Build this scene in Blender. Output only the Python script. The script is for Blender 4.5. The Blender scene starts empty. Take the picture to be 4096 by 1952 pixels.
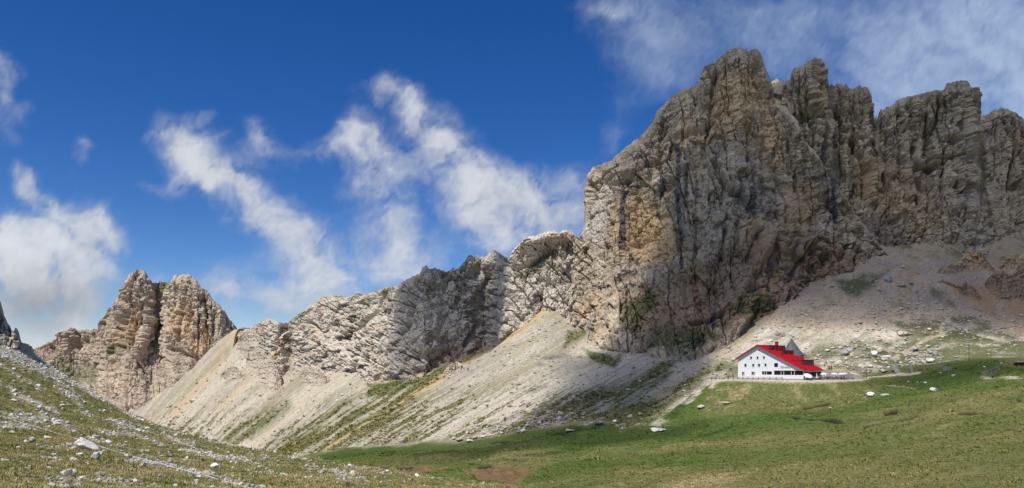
import bpy, bmesh, math, random, time
import numpy as np
from mathutils import Vector, Matrix, Euler
T0 = time.time()
random.seed(7)
RNG = np.random.default_rng(11)
scene = bpy.context.scene
COL = scene.collection

# ------------------------------------------------------------------ camera
F, CX, YH = 2925.0, 2048.0, 1470.0          # focal length and eye-level row, in photograph pixels (4096 wide)
cam_data = bpy.data.cameras.new('camera')
cam_data.sensor_width = 36.0
cam_data.lens = 36.0 * F / 4096.0
cam_data.shift_y = (YH - 976.0) / 4096.0
cam_data.clip_start = 0.3
cam_data.clip_end = 12000.0
cam = bpy.data.objects.new('camera', cam_data)
cam.location = (0, 0, 0)
cam.rotation_euler = (math.radians(90), 0, 0)
COL.objects.link(cam)
scene.camera = cam

def P(px, py, d):
    return Vector(((px - CX) / F * d, d, (YH - py) / F * d))

# ------------------------------------------------------------------ sun, sky, exposure
SUN_EL = math.radians(57)
SUN_AZ = math.atan2(-0.62, -0.78)            # from +Y, clockwise
SUN = Vector((math.sin(SUN_AZ) * math.cos(SUN_EL), math.cos(SUN_AZ) * math.cos(SUN_EL), math.sin(SUN_EL)))
sun_data = bpy.data.lights.new('sun', 'SUN')
sun_data.energy = 5.0
sun_data.angle = math.radians(0.53)
sun_data.color = (1.0, 0.95, 0.87)
sun = bpy.data.objects.new('sun', sun_data)
sun.rotation_euler = (-SUN).to_track_quat('-Z', 'Y').to_euler()
sun.location = SUN * 900
COL.objects.link(sun)

scene.view_settings.view_transform = 'Standard'
scene.view_settings.look = 'None'
scene.view_settings.exposure = 0.0
scene.view_settings.gamma = 1.0
scene.view_settings.use_curve_mapping = False
scene.cycles.max_bounces = 5
scene.cycles.diffuse_bounces = 3
scene.cycles.glossy_bounces = 2
scene.cycles.transparent_max_bounces = 12
scene.cycles.volume_bounces = 0
scene.cycles.use_denoising = True

world = bpy.data.worlds.new('World')
scene.world = world
world.use_nodes = True
WN, WL = world.node_tree.nodes, world.node_tree.links
WN.clear()

def wnode(t, **kw):
    n = WN.new(t)
    for k, v in kw.items():
        setattr(n, k, v)
    return n

sky = wnode('ShaderNodeTexSky', sky_type='NISHITA', sun_disc=False)
sky.sun_elevation = SUN_EL
sky.sun_rotation = SUN_AZ
sky.altitude = 2400.0
sky.air_density = 1.0
sky.dust_density = 0.35
sky.ozone_density = 2.6
SKY_STRENGTH = 0.080

hsv = wnode('ShaderNodeHueSaturation')
hsv.inputs['Saturation'].default_value = 1.36
hsv.inputs['Value'].default_value = 1.36
hsv.inputs['Hue'].default_value = 0.513
WL.new(sky.outputs[0], hsv.inputs['Color'])
bg = wnode('ShaderNodeBackground')
bg.inputs['Strength'].default_value = SKY_STRENGTH
WL.new(hsv.outputs[0], bg.inputs['Color'])
wo = wnode('ShaderNodeOutputWorld')
WL.new(bg.outputs[0], wo.inputs['Surface'])

# ------------------------------------------------------------------ noise in numpy
_perm = {}
def perm(seed):
    if seed not in _perm:
        p = np.random.default_rng(seed).permutation(256).astype(np.int32)
        _perm[seed] = np.concatenate([p, p])
    return _perm[seed]
_ang = np.linspace(0, 2 * np.pi, 64, endpoint=False)
_GX, _GY = np.cos(_ang).astype(np.float32), np.sin(_ang).astype(np.float32)

def pn(x, y, seed=0):
    p = perm(seed)
    x = np.asarray(x, np.float32); y = np.asarray(y, np.float32)
    xf, yf = np.floor(x), np.floor(y)
    xi, yi = xf.astype(np.int32) & 255, yf.astype(np.int32) & 255
    fx, fy = x - xf, y - yf
    u = fx * fx * fx * (fx * (fx * 6 - 15) + 10); v = fy * fy * fy * (fy * (fy * 6 - 15) + 10)
    x1, y1 = (xi + 1) & 255, (yi + 1) & 255
    a, b = p[xi], p[x1]
    def g(h, dx, dy):
        h = p[h] & 63
        return _GX[h] * dx + _GY[h] * dy
    n00 = g(a + yi, fx, fy); n10 = g(b + yi, fx - 1, fy); n01 = g(a + y1, fx, fy - 1); n11 = g(b + y1, fx - 1, fy - 1)
    nx0 = n00 + u * (n10 - n00); nx1 = n01 + u * (n11 - n01)
    return (nx0 + v * (nx1 - nx0)) * 1.45

def fbm(x, y, octaves=4, seed=0, gain=.5, lac=2.03):
    s = 0; a = 1.0; tot = 0
    for o in range(octaves):
        s = s + a * pn(x * lac ** o + 17.3 * o, y * lac ** o - 9.1 * o, seed + o)
        tot += a; a *= gain
    return s / tot

def ridged(x, y, octaves=3, seed=0):
    s = 0; a = 1.0; tot = 0
    for o in range(octaves):
        s = s + a * (1 - 2 * np.abs(pn(x * 2.1 ** o + 5.3 * o, y * 2.1 ** o + 3.7 * o, seed + o)))
        tot += a; a *= .5
    return s / tot

def worley(x, y, seed=0):
    """nearest and second distance, a random value of the nearest cell and the height of its randomly tilted facet"""
    p = perm(seed + 900)
    rv = np.random.default_rng(seed).random((256, 5)).astype(np.float32)
    x = x.astype(np.float32); y = y.astype(np.float32)
    xf, yf = np.floor(x), np.floor(y)
    xi, yi = xf.astype(np.int32), yf.astype(np.int32)
    f1 = np.full(x.shape, 9, np.float32); f2 = f1.copy(); rid = np.zeros(x.shape, np.float32); fac = np.zeros(x.shape, np.float32)
    for dx in (-1, 0, 1):
        for dy in (-1, 0, 1):
            h = p[p[(xi + dx) & 255] + ((yi + dy) & 255)]
            ddx = xf + dx + rv[h, 0] - x; ddy = yf + dy + rv[h, 1] - y
            d = ddx * ddx + ddy * ddy
            near = d < f1
            f2 = np.where(near, f1, np.minimum(f2, d))
            rid = np.where(near, rv[h, 2], rid)
            fac = np.where(near, (rv[h, 3] - .5) * ddx + (rv[h, 4] - .5) * ddy, fac)
            f1 = np.where(near, d, f1)
    return np.sqrt(f1), np.sqrt(f2), rid, fac

def sstep(a, b, x):
    t = np.clip((x - a) / (b - a), 0, 1)
    return t * t * (3 - 2 * t)

def lerp(a, b, t):
    return a + (b - a) * t

def seg_dist(X, Y, pts):
    """distance to a polyline and the position along it (0..1)"""
    best = np.full(X.shape, 1e9, np.float32); along = np.zeros(X.shape, np.float32)
    n = len(pts) - 1
    for i in range(n):
        ax, ay = pts[i][:2]; bx, by = pts[i + 1][:2]
        vx, vy = bx - ax, by - ay
        t = np.clip(((X - ax) * vx + (Y - ay) * vy) / (vx * vx + vy * vy + 1e-9), 0, 1)
        d = np.hypot(X - ax - t * vx, Y - ay - t * vy)
        m = d < best
        best = np.where(m, d, best); along = np.where(m, (i + t) / n, along)
    return best, along

def poly_mask(X, Y, pts, soft=20.0):
    """1 inside a polygon, falling to 0 over soft on either side of its edge"""
    inside = np.zeros(X.shape, bool)
    n = len(pts)
    for i in range(n):
        x0, y0 = pts[i]; x1, y1 = pts[(i + 1) % n]
        if y0 == y1: continue
        c = ((y0 > Y) != (y1 > Y)) & (X < (x1 - x0) * (Y - y0) / (y1 - y0) + x0)
        inside ^= c
    d, _ = seg_dist(X, Y, list(pts) + [pts[0]])
    s = np.where(inside, d, -d)
    return sstep(-soft, soft, s)

def mixcol(C, col, m):
    m = np.clip(m, 0, 1)[..., None]
    return C + (np.asarray(col, np.float32) - C) * m

# ------------------------------------------------------------------ mesh and material helpers
def grid_mesh(name, X, Y, Z, colors=None, smooth=True, wrap=False):
    """a mesh from a rows x columns grid of points, with a colour attribute"""
    r, c = X.shape
    n = r * c
    co = np.stack([X, Y, Z], -1).reshape(-1, 3).astype(np.float32)
    i = np.arange(r - 1)[:, None] * c + np.arange(c - 1)[None, :]
    q = np.stack([i, i + 1, i + c + 1, i + c], -1).reshape(-1, 4)
    me = bpy.data.meshes.new(name)
    me.vertices.add(n); me.vertices.foreach_set('co', co.ravel())
    nf = len(q)
    me.loops.add(nf * 4); me.loops.foreach_set('vertex_index', q.ravel().astype(np.int32))
    me.polygons.add(nf)
    me.polygons.foreach_set('loop_start', np.arange(0, nf * 4, 4, dtype=np.int32))
    me.polygons.foreach_set('loop_total', np.full(nf, 4, np.int32))
    me.polygons.foreach_set('use_smooth', np.full(nf, smooth, bool))
    if colors is not None:
        a = me.color_attributes.new('tint', 'FLOAT_COLOR', 'POINT')
        c4 = np.ones((n, 4), np.float32); c4[:, :3] = colors.reshape(-1, 3)
        a.data.foreach_set('color', c4.ravel())
    me.update(); me.validate()
    return me

def put(name, me, parent=None, loc=None, **props):
    o = bpy.data.objects.new(name, me)
    COL.objects.link(o)
    if parent is not None: o.parent = parent
    if loc is not None: o.location = loc
    for k, v in props.items():
        if v is not None: o[k] = v
    return o

class NT:
    """short-hand over a material node tree"""
    def __init__(self, name, rough=.9, spec=.15):
        self.m = bpy.data.materials.new(name); self.m.use_nodes = True
        self.t = self.m.node_tree; self.N = self.t.nodes; self.L = self.t.links
        self.b = self.N['Principled BSDF']
        self.b.inputs['Roughness'].default_value = rough
        self.b.inputs['Specular IOR Level'].default_value = spec
    def new(self, t, **kw):
        n = self.N.new(t)
        for k, v in kw.items(): setattr(n, k, v)
        return n
    def set(self, sock, v):
        if isinstance(v, (int, float, tuple)): sock.default_value = v
        else: self.L.new(v, sock)
    def math(self, op, a, b=0.0, clamp=False):
        n = self.new('ShaderNodeMath', operation=op, use_clamp=clamp)
        self.set(n.inputs[0], a); self.set(n.inputs[1], b)
        return n.outputs[0]
    def coords(self, kind='Object', scale=(1, 1, 1), rot=(0, 0, 0)):
        tc = self.new('ShaderNodeTexCoord'); m = self.new('ShaderNodeMapping')
        m.inputs['Scale'].default_value = scale; m.inputs['Rotation'].default_value = rot
        self.L.new(tc.outputs[kind], m.inputs['Vector'])
        return m.outputs[0]
    def noise(self, vec, scale, detail=4, rough=.55, dist=0.0):
        n = self.new('ShaderNodeTexNoise')
        n.inputs['Scale'].default_value = scale; n.inputs['Detail'].default_value = detail
        n.inputs['Roughness'].default_value = rough; n.inputs['Distortion'].default_value = dist
        self.L.new(vec, n.inputs['Vector'])
        return n.outputs['Fac']
    def ramp(self, fac, a, b, lo=0.0, hi=1.0):
        n = self.new('ShaderNodeMapRange', interpolation_type='SMOOTHSTEP')
        n.inputs['From Min'].default_value = a; n.inputs['From Max'].default_value = b
        n.inputs['To Min'].default_value = lo; n.inputs['To Max'].default_value = hi
        self.L.new(fac, n.inputs['Value'])
        return n.outputs[0]
    def mix(self, fac, a, b, blend='MIX'):
        n = self.new('ShaderNodeMix', data_type='RGBA', blend_type=blend)
        self.set(n.inputs['Factor'], fac)
        for s, v in (('A', a), ('B', b)):
            if isinstance(v, tuple): n.inputs[s].default_value = (*v[:3], 1)
            else: self.L.new(v, n.inputs[s])
        return n.outputs['Result']
    def scale(self, col, fac):
        n = self.new('ShaderNodeVectorMath', operation='SCALE')
        self.set(n.inputs[0], col); self.set(n.inputs['Scale'], fac)
        return n.outputs[0]
    def bump(self, h, strength=.5, dist=.1):
        n = self.new('ShaderNodeBump')
        n.inputs['Strength'].default_value = strength; n.inputs['Distance'].default_value = dist
        self.L.new(h, n.inputs['Height']); self.L.new(n.outputs[0], self.b.inputs['Normal'])
    def base(self, col): self.set(self.b.inputs['Base Color'], (*col, 1) if isinstance(col, tuple) else col)
    def attr(self, name='tint'):
        a = self.new('ShaderNodeAttribute', attribute_name=name); return a.outputs['Color']

def tinted(name, fine, amp, bump_scale, bump_dist, bump_strength=.7, rough=.95):
    """a material that takes its colour from the surface's own tint and adds grain and fine relief"""
    t = NT(name, rough, .08)
    v = t.coords('Object')
    a = t.noise(v, fine, 6, .68)
    k = t.ramp(a, .25, .75, 1 - amp, 1 + amp)
    t.base(t.scale(t.attr(), k))
    b = t.noise(v, bump_scale, 6, .65)
    t.bump(b, bump_strength, bump_dist)
    return t.m

def plain(name, col, rough=.7, spec=.3, var=.08, scale=6.0, metal=0.0, bump=0.0):
    t = NT(name, rough, spec)
    v = t.coords('Object')
    a = t.noise(v, scale, 5, .6)
    t.base(t.scale(t.mix(0.0, col, col), t.ramp(a, .2, .8, 1 - var, 1 + var)))
    t.b.inputs['Metallic'].default_value = metal
    if bump: t.bump(a, .6, bump)
    return t.m
# ------------------------------------------------------------------ the clouds of the sky: a far dome round the place
# cloud banks: photograph place, half sizes, tilt in degrees (clockwise), weight
CLOUDS = [
 (60,1030,260,150,0,1.7),(0,960,160,110,0,1.2),(250,1130,220,210,0,.95),(120,1300,300,120,0,.75),(380,1010,90,130,0,.5),(330,1290,140,120,0,.4),
 (105,715,75,45,40,.7),(180,790,130,50,36,.6),(290,870,140,70,38,.62),(390,950,110,90,30,.55),
 (15,265,85,50,20,.5),(0,350,60,110,0,.36),(70,440,130,50,30,.26),(20,520,100,60,40,.26),
 (305,635,75,45,-60,.4),(330,560,30,50,0,.2),(650,560,60,40,0,.1),
 (745,590,120,110,20,1.1),(800,650,130,80,45,.9),(700,745,130,40,0,.6),(880,720,150,65,30,.75),(990,720,60,110,20,.5),(960,770,150,80,38,.8),(1080,860,180,85,42,.72),(1190,950,180,110,40,.62),(1280,1060,190,150,30,.55),
 (1020,520,60,80,-20,.55),(1065,590,70,55,40,.45),(820,470,40,50,0,.25),
 (1190,630,150,55,10,.36),(1330,590,110,60,-10,.42),(1390,520,50,80,20,.34),
 (1545,350,90,55,15,.6),(1640,345,70,45,0,.5),(1480,395,110,45,20,.34),(1640,430,120,60,50,.55),(1700,500,120,70,52,.5),
 (1470,560,130,90,0,.55),(1500,660,140,120,20,.6),(1600,640,140,100,30,.4),(1440,760,90,120,0,.34),
 (1790,580,170,90,55,.55),(1860,690,190,110,55,.65),(1970,740,240,110,25,.6),(2050,850,260,140,20,.7),(2180,720,200,70,-10,.4),(2250,860,220,170,0,.7),(1930,930,170,120,30,.6),
 (1570,900,110,170,15,.6),(1620,1010,150,130,20,.55),(1660,1060,120,90,0,.4),(1350,1130,260,120,10,.5),(1000,1190,280,110,0,.55),(880,1150,100,110,10,.45),(645,1100,70,45,0,.42),(1180,1220,180,90,0,.5),
 (2540,60,240,130,0,0.30),(2640,160,230,150,20,0.33),(2620,290,190,90,25,0.30),(2400,20,150,70,0,0.26),(2480,400,90,120,0,0.17),(2430,560,60,70,20,0.26),
 (2860,60,240,120,0,0.20),(2880,200,240,140,0,0.22),(3060,60,260,160,0,0.33),(3180,230,220,160,0,0.33),
 (3480,120,260,260,0,0.40),(3760,240,380,300,0,0.53),(4080,260,320,340,0,0.59),(3560,420,260,180,0,0.40),(4020,30,320,160,0,0.40),(4250,500,300,200,0,0.59),
 (3345,190,70,120,0,-.25),(2860,140,90,90,30,-.16),(3990,60,140,40,10,-.1),
]
def cloud_field(AZ, EL):
    ca = np.cos(np.clip(AZ, -1.2, 1.2))
    X_ = CX + F * np.tan(np.clip(AZ, -1.2, 1.2)); Y_ = YH - F * np.tan(EL) / ca
    front = sstep(.80, .68, np.abs(AZ)) * sstep(.62, .52, EL)
    wx_ = 85 * fbm(X_ / 260, Y_ / 240, 4, 801); wy_ = 85 * fbm(X_ / 260, Y_ / 240, 4, 811)
    fx_ = 26 * fbm(X_ / 55, Y_ / 55, 3, 821); fy_ = 26 * fbm(X_ / 55, Y_ / 55, 3, 826)
    bx, by = X_ + wx_ + fx_, Y_ + wy_ + fy_
    acc = np.zeros_like(X_)
    for (cx_, cy_, rx, ry, rot, wgt) in CLOUDS:
        c_, s_ = math.cos(math.radians(rot)), math.sin(math.radians(rot))
        u = ((bx - cx_) * c_ + (by - cy_) * s_) / rx; v = (-(bx - cx_) * s_ + (by - cy_) * c_) / ry
        acc += wgt * np.exp(-1.25 * (u * u + v * v))
    # elsewhere: broken cloud of the same kind, with the sun standing in a gap
    gx_, gy_ = np.sin(AZ) * np.cos(EL) * 3.0, np.cos(AZ) * np.cos(EL) * 3.0
    other = sstep(.02, .55, fbm(gx_ + 9, gy_ + 4, 4, 841) + .1) * .5
    ang = np.arccos(np.clip(np.sin(AZ) * np.cos(EL) * SUN.x + np.cos(AZ) * np.cos(EL) * SUN.y + np.sin(EL) * SUN.z, -1, 1))
    other *= sstep(.25, .6, ang)
    acc = acc * front + other * (1 - front)
    n1 = fbm(bx / 150, by / 120, 5, 851, .58); n2 = fbm((bx + wx_) / 34, (by + wy_) / 30, 3, 861, .6)
    acc = np.maximum(acc, 0) * (1 - .12 * sstep(450, 600, X_) * sstep(2350, 2200, X_))
    veil = sstep(2250, 2600, X_) * sstep(700, 500, Y_)          # the thin even sheet above the cliffs
    ka = 1 - .45 * veil
    dens_ = acc * (1 + ka * 1.25 * n1 + ka * .32 * n2) + .08 * ka * n2 * np.sqrt(acc) - .075 + .045 * veil
    fac = 1 - np.exp(-1.5 * np.maximum(dens_, 0) ** 1.5)
    # brightness: sunlit crests, greyer bases
    lum = .98 + ka * .26 * n1 + ka * .06 * n2 + .12 * sstep(.3, .9, acc)
    for (cx_, cy_, rx, ry, k) in ((260,1230,330,110,-.34),(60,1180,200,70,-.22),(30,1000,200,90,.16),(300,1310,120,40,.14),(3700,250,800,400,-.22),(2700,150,400,250,-.22),(2250,880,260,120,-.10),(1050,1230,300,80,-.12),(760,600,110,100,.04)):
        lum += k * np.exp(-((bx - cx_) / rx) ** 2 - ((by - cy_) / ry) ** 2) * front
    return np.clip(fac, 0, .96) * sstep(-.12, -.02, EL), np.clip(lum, .45, 1.35), veil * front
_az = np.concatenate([np.linspace(-math.pi, -.74, 70, endpoint=False), np.linspace(-.74, .74, 470), np.linspace(.74, math.pi, 71)[1:]])
_el = np.concatenate([np.linspace(-.10, .58, 176), np.linspace(.58, 1.55, 50)[1:]])
AZ, EL = np.meshgrid(_az, _el)
cf, cl, cv = cloud_field(AZ, EL)
RD = 7000.0
dome_me = grid_mesh('sky', np.sin(AZ) * np.cos(EL) * RD, np.cos(AZ) * np.cos(EL) * RD, np.sin(EL) * RD, np.stack([cf, cl, cv], -1).astype(np.float32))
t = NT('cloud_veil')
t.N.remove(t.b)
at_ = t.new('ShaderNodeAttribute', attribute_name='tint')
sp_ = t.new('ShaderNodeSeparateColor'); t.L.new(at_.outputs['Color'], sp_.inputs[0])
em_ = t.new('ShaderNodeEmission'); t.L.new(t.mix(sp_.outputs[2], (.93, .97, 1.05), (.80, .99, 1.30)), em_.inputs['Color'])
t.L.new(t.math('MULTIPLY', sp_.outputs[1], .60), em_.inputs['Strength'])
tr_ = t.new('ShaderNodeBsdfTransparent')
mx_ = t.new('ShaderNodeMixShader')
t.L.new(sp_.outputs[0], mx_.inputs[0]); t.L.new(tr_.outputs[0], mx_.inputs[1]); t.L.new(em_.outputs[0], mx_.inputs[2])
t.L.new(mx_.outputs[0], t.N['Material Output'].inputs['Surface'])
t.m.cycles.emission_sampling = 'NONE'
dome_me.materials.append(t.m)
put('sky', dome_me, kind='structure', label='blue summer sky with torn white clouds')
print('sky', round(time.time() - T0, 1))
# ------------------------------------------------------------------ the lie of the land
# surveyed points: photograph column and row with the distance in metres, so each is a place in the world
GROUND = [
 # the near spur on the left, its face and its crest
 (-900,1990,9),(0,1975,12),(500,1965,15),(1000,1955,20),(1500,1955,27),(2000,1960,36),
 (-900,1700,30),(0,1800,27),(400,1800,33),(800,1850,33),(1200,1900,34),(1600,1930,38),
 (0,1640,48),(300,1690,52),(600,1760,52),(900,1810,48),
 (-900,900,110),(-400,1120,112),(0,1350,112),(140,1440,106),(280,1540,98),(420,1623,91),(550,1680,83),(700,1733,75),(850,1772,68),(1000,1803,62),(1150,1826,57),(1300,1848,52),(1500,1876,48),(1700,1905,45),(1880,1930,41),(2060,1955,38),
 # falling away behind the crest
 (-900,1000,170),(-300,1370,170),(0,1600,160),(200,1720,150),(420,1830,135),(700,1900,118),(1000,1960,100),(1300,1970,84),(1700,1985,72),(2060,1990,62),
 (0,1760,300),(300,1830,300),(700,1900,300),(700,1960,190),(1000,1950,190),
 # gully, meadow and hollow
 (1400,1905,150),(1250,1822,305),(1000,1850,400),(1350,1835,250),(1650,1880,120),(1650,1815,230),(1700,1777,292),(2000,1742,277),(2300,1697,262),(2500,1690,250),(2700,1668,238),
 (2100,1802,182),(2100,1872,116),(2100,1940,78),(2600,1762,182),(2900,1702,200),(2500,1850,115),
 (2600,1965,58),(3200,1965,49),(4096,1975,40),(5000,1975,38),(5000,1700,85),(5000,1520,150),
 (4096,1760,88),(3600,1760,108),(3000,1785,130),(4096,1610,145),(3500,1650,165),(3200,1700,168),
 (4096,1510,192),(3900,1525,195),(3700,1575,192),(5000,1380,230),(4500,1440,215),
 # the knoll
 (2900,1625,226),(3200,1605,230),(3400,1578,232),(2720,1615,245),(3560,1545,235),(2760,1560,254),
 # the slope behind the house
 (2860,1490,280),(2900,1452,292),(3000,1372,318),(3200,1385,316),(3300,1452,288),(3500,1402,302),(3520,1480,275),(3700,1476,262),(3600,1305,335),(3700,1205,362),(3640,1065,397),(3450,1122,386),(3300,1200,366),(3100,1262,356),
 (3960,1305,330),(4096,1352,310),(4096,1455,255),(3950,1470,240),(4096,1200,372),(3900,1120,392),(3800,970,425),(4000,1000,420),(4096,1010,420),(5000,1100,400),(5000,1250,300),(3500,980,430),
 # the long scree below the cliffs
 (2180,1242,430),(2300,1402,392),(2450,1432,370),(2600,1452,350),(2780,1455,330),(2900,1392,336),(3020,1312,346),
 (2000,1552,342),(2200,1602,312),(1700,1652,362),(1400,1742,362),(2500,1602,290),(2400,1500,340),
 (2000,1382,470),(1800,1452,500),(1500,1537,520),(1300,1502,600),(1150,1482,680),(1050,1402,760),(940,1318,850),(1030,1370,850),(1030,1390,950),(940,1350,930),(1200,1400,850),
 (1000,1602,640),(1200,1752,480),(1000,1782,560),(700,1702,690),(870,1440,825),(800,1530,800),(740,1605,780),(690,1662,765),
 (600,1690,790),(500,1685,830),(420,1668,860),(300,1600,930),(150,1440,1100),(-300,1400,1100),(300,1760,600),(500,1780,600),(750,1720,640),(880,1560,730),
 # behind the mountains
 (2400,1300,620),(3000,1250,560),(3600,1200,620),(4300,1250,620),(1500,1400,760),(900,1400,1100),(500,1430,1400),(2400,1350,1500),(4300,1350,1500),(-300,1440,1500),(5000,1300,800),
]
G = np.array(GROUND, float)
GU, GV = G[:, 0] / 1000.0, 1.35 * np.log(G[:, 2])
def _tps(r2):
    return 0.5 * r2 * np.log(r2 + 1e-9)
_n = len(G)
A = np.zeros((_n + 3, _n + 3))
A[:_n, :_n] = _tps((GU[:, None] - GU[None]) ** 2 + (GV[:, None] - GV[None]) ** 2) + np.eye(_n) * 2e-4
A[:_n, _n] = 1; A[:_n, _n + 1] = GU; A[:_n, _n + 2] = GV
A[_n:, :_n] = A[:_n, _n:].T
W = np.linalg.solve(A, np.concatenate([G[:, 1], np.zeros(3)]))

def ground_row(px, d):
    """row of the photograph on which the bare ground at this column and distance appears"""
    u = np.asarray(px, float).ravel() / 1000.0; v = 1.35 * np.log(np.asarray(d, float).ravel())
    out = np.empty(u.shape)
    for s in range(0, len(u), 40000):
        e = s + 40000
        r2 = (u[s:e, None] - GU[None]) ** 2 + (v[s:e, None] - GV[None]) ** 2
        out[s:e] = _tps(r2) @ W[:_n] + W[_n] + W[_n + 1] * u[s:e] + W[_n + 2] * v[s:e]
    return out.reshape(np.shape(px))

# columns (dense inside the photograph) and rings of distance
cols = np.concatenate([np.linspace(-1500, -60, 45), np.arange(-42, 4150, 6.6), np.linspace(4165, 5700, 45)])
def ring(a, b, n): return np.exp(np.linspace(math.log(a), math.log(b), n, endpoint=False))
rings = np.concatenate([ring(5, 13, 12), ring(13, 60, 142), ring(60, 220, 120), ring(220, 300, 105), ring(300, 460, 165), ring(460, 900, 125), ring(900, 1600, 12), np.array([1600., 2200, 3200, 5000])])
# smooth shape on a coarse set, then resampled
cc = np.linspace(-1500, 5700, 330); rr = np.exp(np.linspace(math.log(5), math.log(5000), 260))
coarse = ground_row(np.broadcast_to(cc[None], (260, 330)), np.broadcast_to(rr[:, None], (260, 330)))
def resample(px, d):
    fx = np.clip((px - cc[0]) / (cc[1] - cc[0]), 0, 328.999); fy = np.clip(np.log(d / 5.0) / math.log(1000.0) * 259, 0, 258.999)
    ix, iy = fx.astype(int), fy.astype(int); tx, ty = fx - ix, fy - iy
    return (coarse[iy, ix] * (1 - tx) + coarse[iy, ix + 1] * tx) * (1 - ty) + (coarse[iy + 1, ix] * (1 - tx) + coarse[iy + 1, ix + 1] * tx) * ty
PX, D = np.meshgrid(cols, rings)
ROW = resample(PX, D)
far = sstep(1000, 1700, D)
ROW = ROW * (1 - far) + (YH + 60 * F / D) * far       # towards the horizon the land lies 60 m below the eye
GX, GY = (PX - CX) / F * D, D
GZ = (YH - ROW) / F * D
near = sstep(14, 5, D)
GZ = GZ * (1 - near) + np.minimum(GZ, -1.7 - GX * 0.06) * near

# the levelled terrace of the house
TERR_Z = -4.12
TERR = [P(2780, 0, 262), P(2850, 0, 246), P(3000, 0, 241), P(3130, 0, 236.5), P(3230, 0, 233), P(3400, 0, 236), P(3475, 0, 243), P(3500, 0, 258), P(3440, 0, 266), P(3330, 0, 288), P(3230, 0, 288), P(3060, 0, 290), P(2940, 0, 283), P(2860, 0, 272)]
TERR = [(v.x, v.y) for v in TERR]
sub = (D > 205) & (D < 330)
tm = np.zeros_like(GZ); tm[sub] = poly_mask(GX[sub], GY[sub], TERR, 3.2)
GZ = GZ * (1 - tm) + TERR_Z * tm

# ---- masks of what grows and lies where, all as places on the ground
px, py = PX, YH - GZ / D * F
crest_d = np.interp(PX, [-900, 0, 140, 280, 420, 550, 700, 850, 1000, 1150, 1300, 1500, 1700, 1880, 2060, 2300], [112, 112, 106, 98, 91, 83, 75, 68, 62, 57, 52, 48, 45, 41, 38, 30])
SPUR = sstep(1.18, 1.0, D / crest_d) * sstep(2500, 2150, PX)
w1 = fbm(GX / 30, GY / 30, 4, 3); w2 = fbm(GX / 8, GY / 8, 4, 23)
wx, wy = PX + 26 * w1 + 9 * w2, py + 14 * fbm(GX / 26, GY / 26, 4, 40) + 5 * w2     # edges of patches wander
# scree: beyond the meadow's upper edge
edge = np.interp(PX, [-2000, 700, 1000, 1250, 1700, 2000, 2300, 2480, 2640, 2760, 2860, 2960, 3060, 3200, 3330, 3460, 3600, 3800, 4000, 4150, 5700],
                     [2200, 2000, 1870, 1815, 1768, 1735, 1692, 1690, 1690, 1590, 1540, 1500, 1490, 1490, 1490, 1490, 1470, 1440, 1430, 1430, 1430])
mingle = sstep(2250, 2400, PX) * sstep(3000, 2880, PX)
SCREE = sstep(9, -9, wy - edge + mingle * (46 * w2 + 30 * fbm(GX / 3.5, GY / 3.5, 3, 45))) * (1 - SPUR) * sstep(215, 235, D)
LONG = SCREE * sstep(3060, 2900, PX)                  # the long scree left of the house
# fall lines: curves along which the scree runs
mslope = np.interp(cols, [-1500, 500, 750, 1000, 1400, 1800, 2300, 2900, 5700], [1.2, 1.2, 1.05, .82, .64, .56, .54, .56, .56])
MI = np.concatenate([[0], np.cumsum((mslope[1:] + mslope[:-1]) / 2 * np.diff(cols))])
Q = (py + 0.0) + MI[None, :]                           # constant along a fall line
Qw = Q + 10 * fbm(PX / 160, py / 160, 3, 61)
st1 = fbm(Qw / 95, PX / 900, 3, 71); st2 = fbm(Qw / 26, PX / 420, 3, 72); st3 = fbm(Qw / 8, PX / 130, 3, 73)
speck = fbm(GX / 1.6, GY / 1.6, 3, 80); speck2 = fbm(GX / 0.8, GY / 0.8, 2, 86)

olive = (.150, .150, .050); lush = (.070, .118, .020); straw = (.30, .26, .135); soil = (.165, .115, .070)
pale = (.47, .42, .332); ochre = (.43, .325, .185); grey = (.24, .22, .195); stone = (.45, .43, .39); darkgrass = (.050, .072, .020); brown = (.24, .165, .11)
C = np.empty(PX.shape + (3,), np.float32); C[:] = (.108, .126, .038)
# meadow: bands along the contours, straw and lush patches, small bare breaks
band = fbm((py + .16 * PX) / 26 + w1 * .8, PX / 520, 4, 101)
patch = fbm(GX / 42, GY / 42, 4, 103)
C = mixcol(C, (.178, .174, .068), sstep(-.05, .34, band) * .85)
C = mixcol(C, lush, sstep(-.02, .35, patch) * .8)
C = mixcol(C, (.182, .178, .068), sstep(.02, .4, -patch + .3 * band) * .7)
C = mixcol(C, straw, sstep(.25, .62, fbm((py + .2 * PX) / 15, PX / 300, 4, 105) + .3 * patch) * .38)
C = mixcol(C, (.18, .15, .065), sstep(.3, .8, fbm(GX / 14, GY / 14, 4, 108)) * .55)
tuft = fbm(GX / 1.1, GY / 1.1, 3, 110)
C *= (1 + .30 * np.clip(tuft, -1, 1) * sstep(320, 120, D))[..., None]
right = sstep(2700, 3400, PX) * sstep(1560, 1640, py)
C = mixcol(C, (.155, .148, .058), right * (.35 + .3 * patch))
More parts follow.
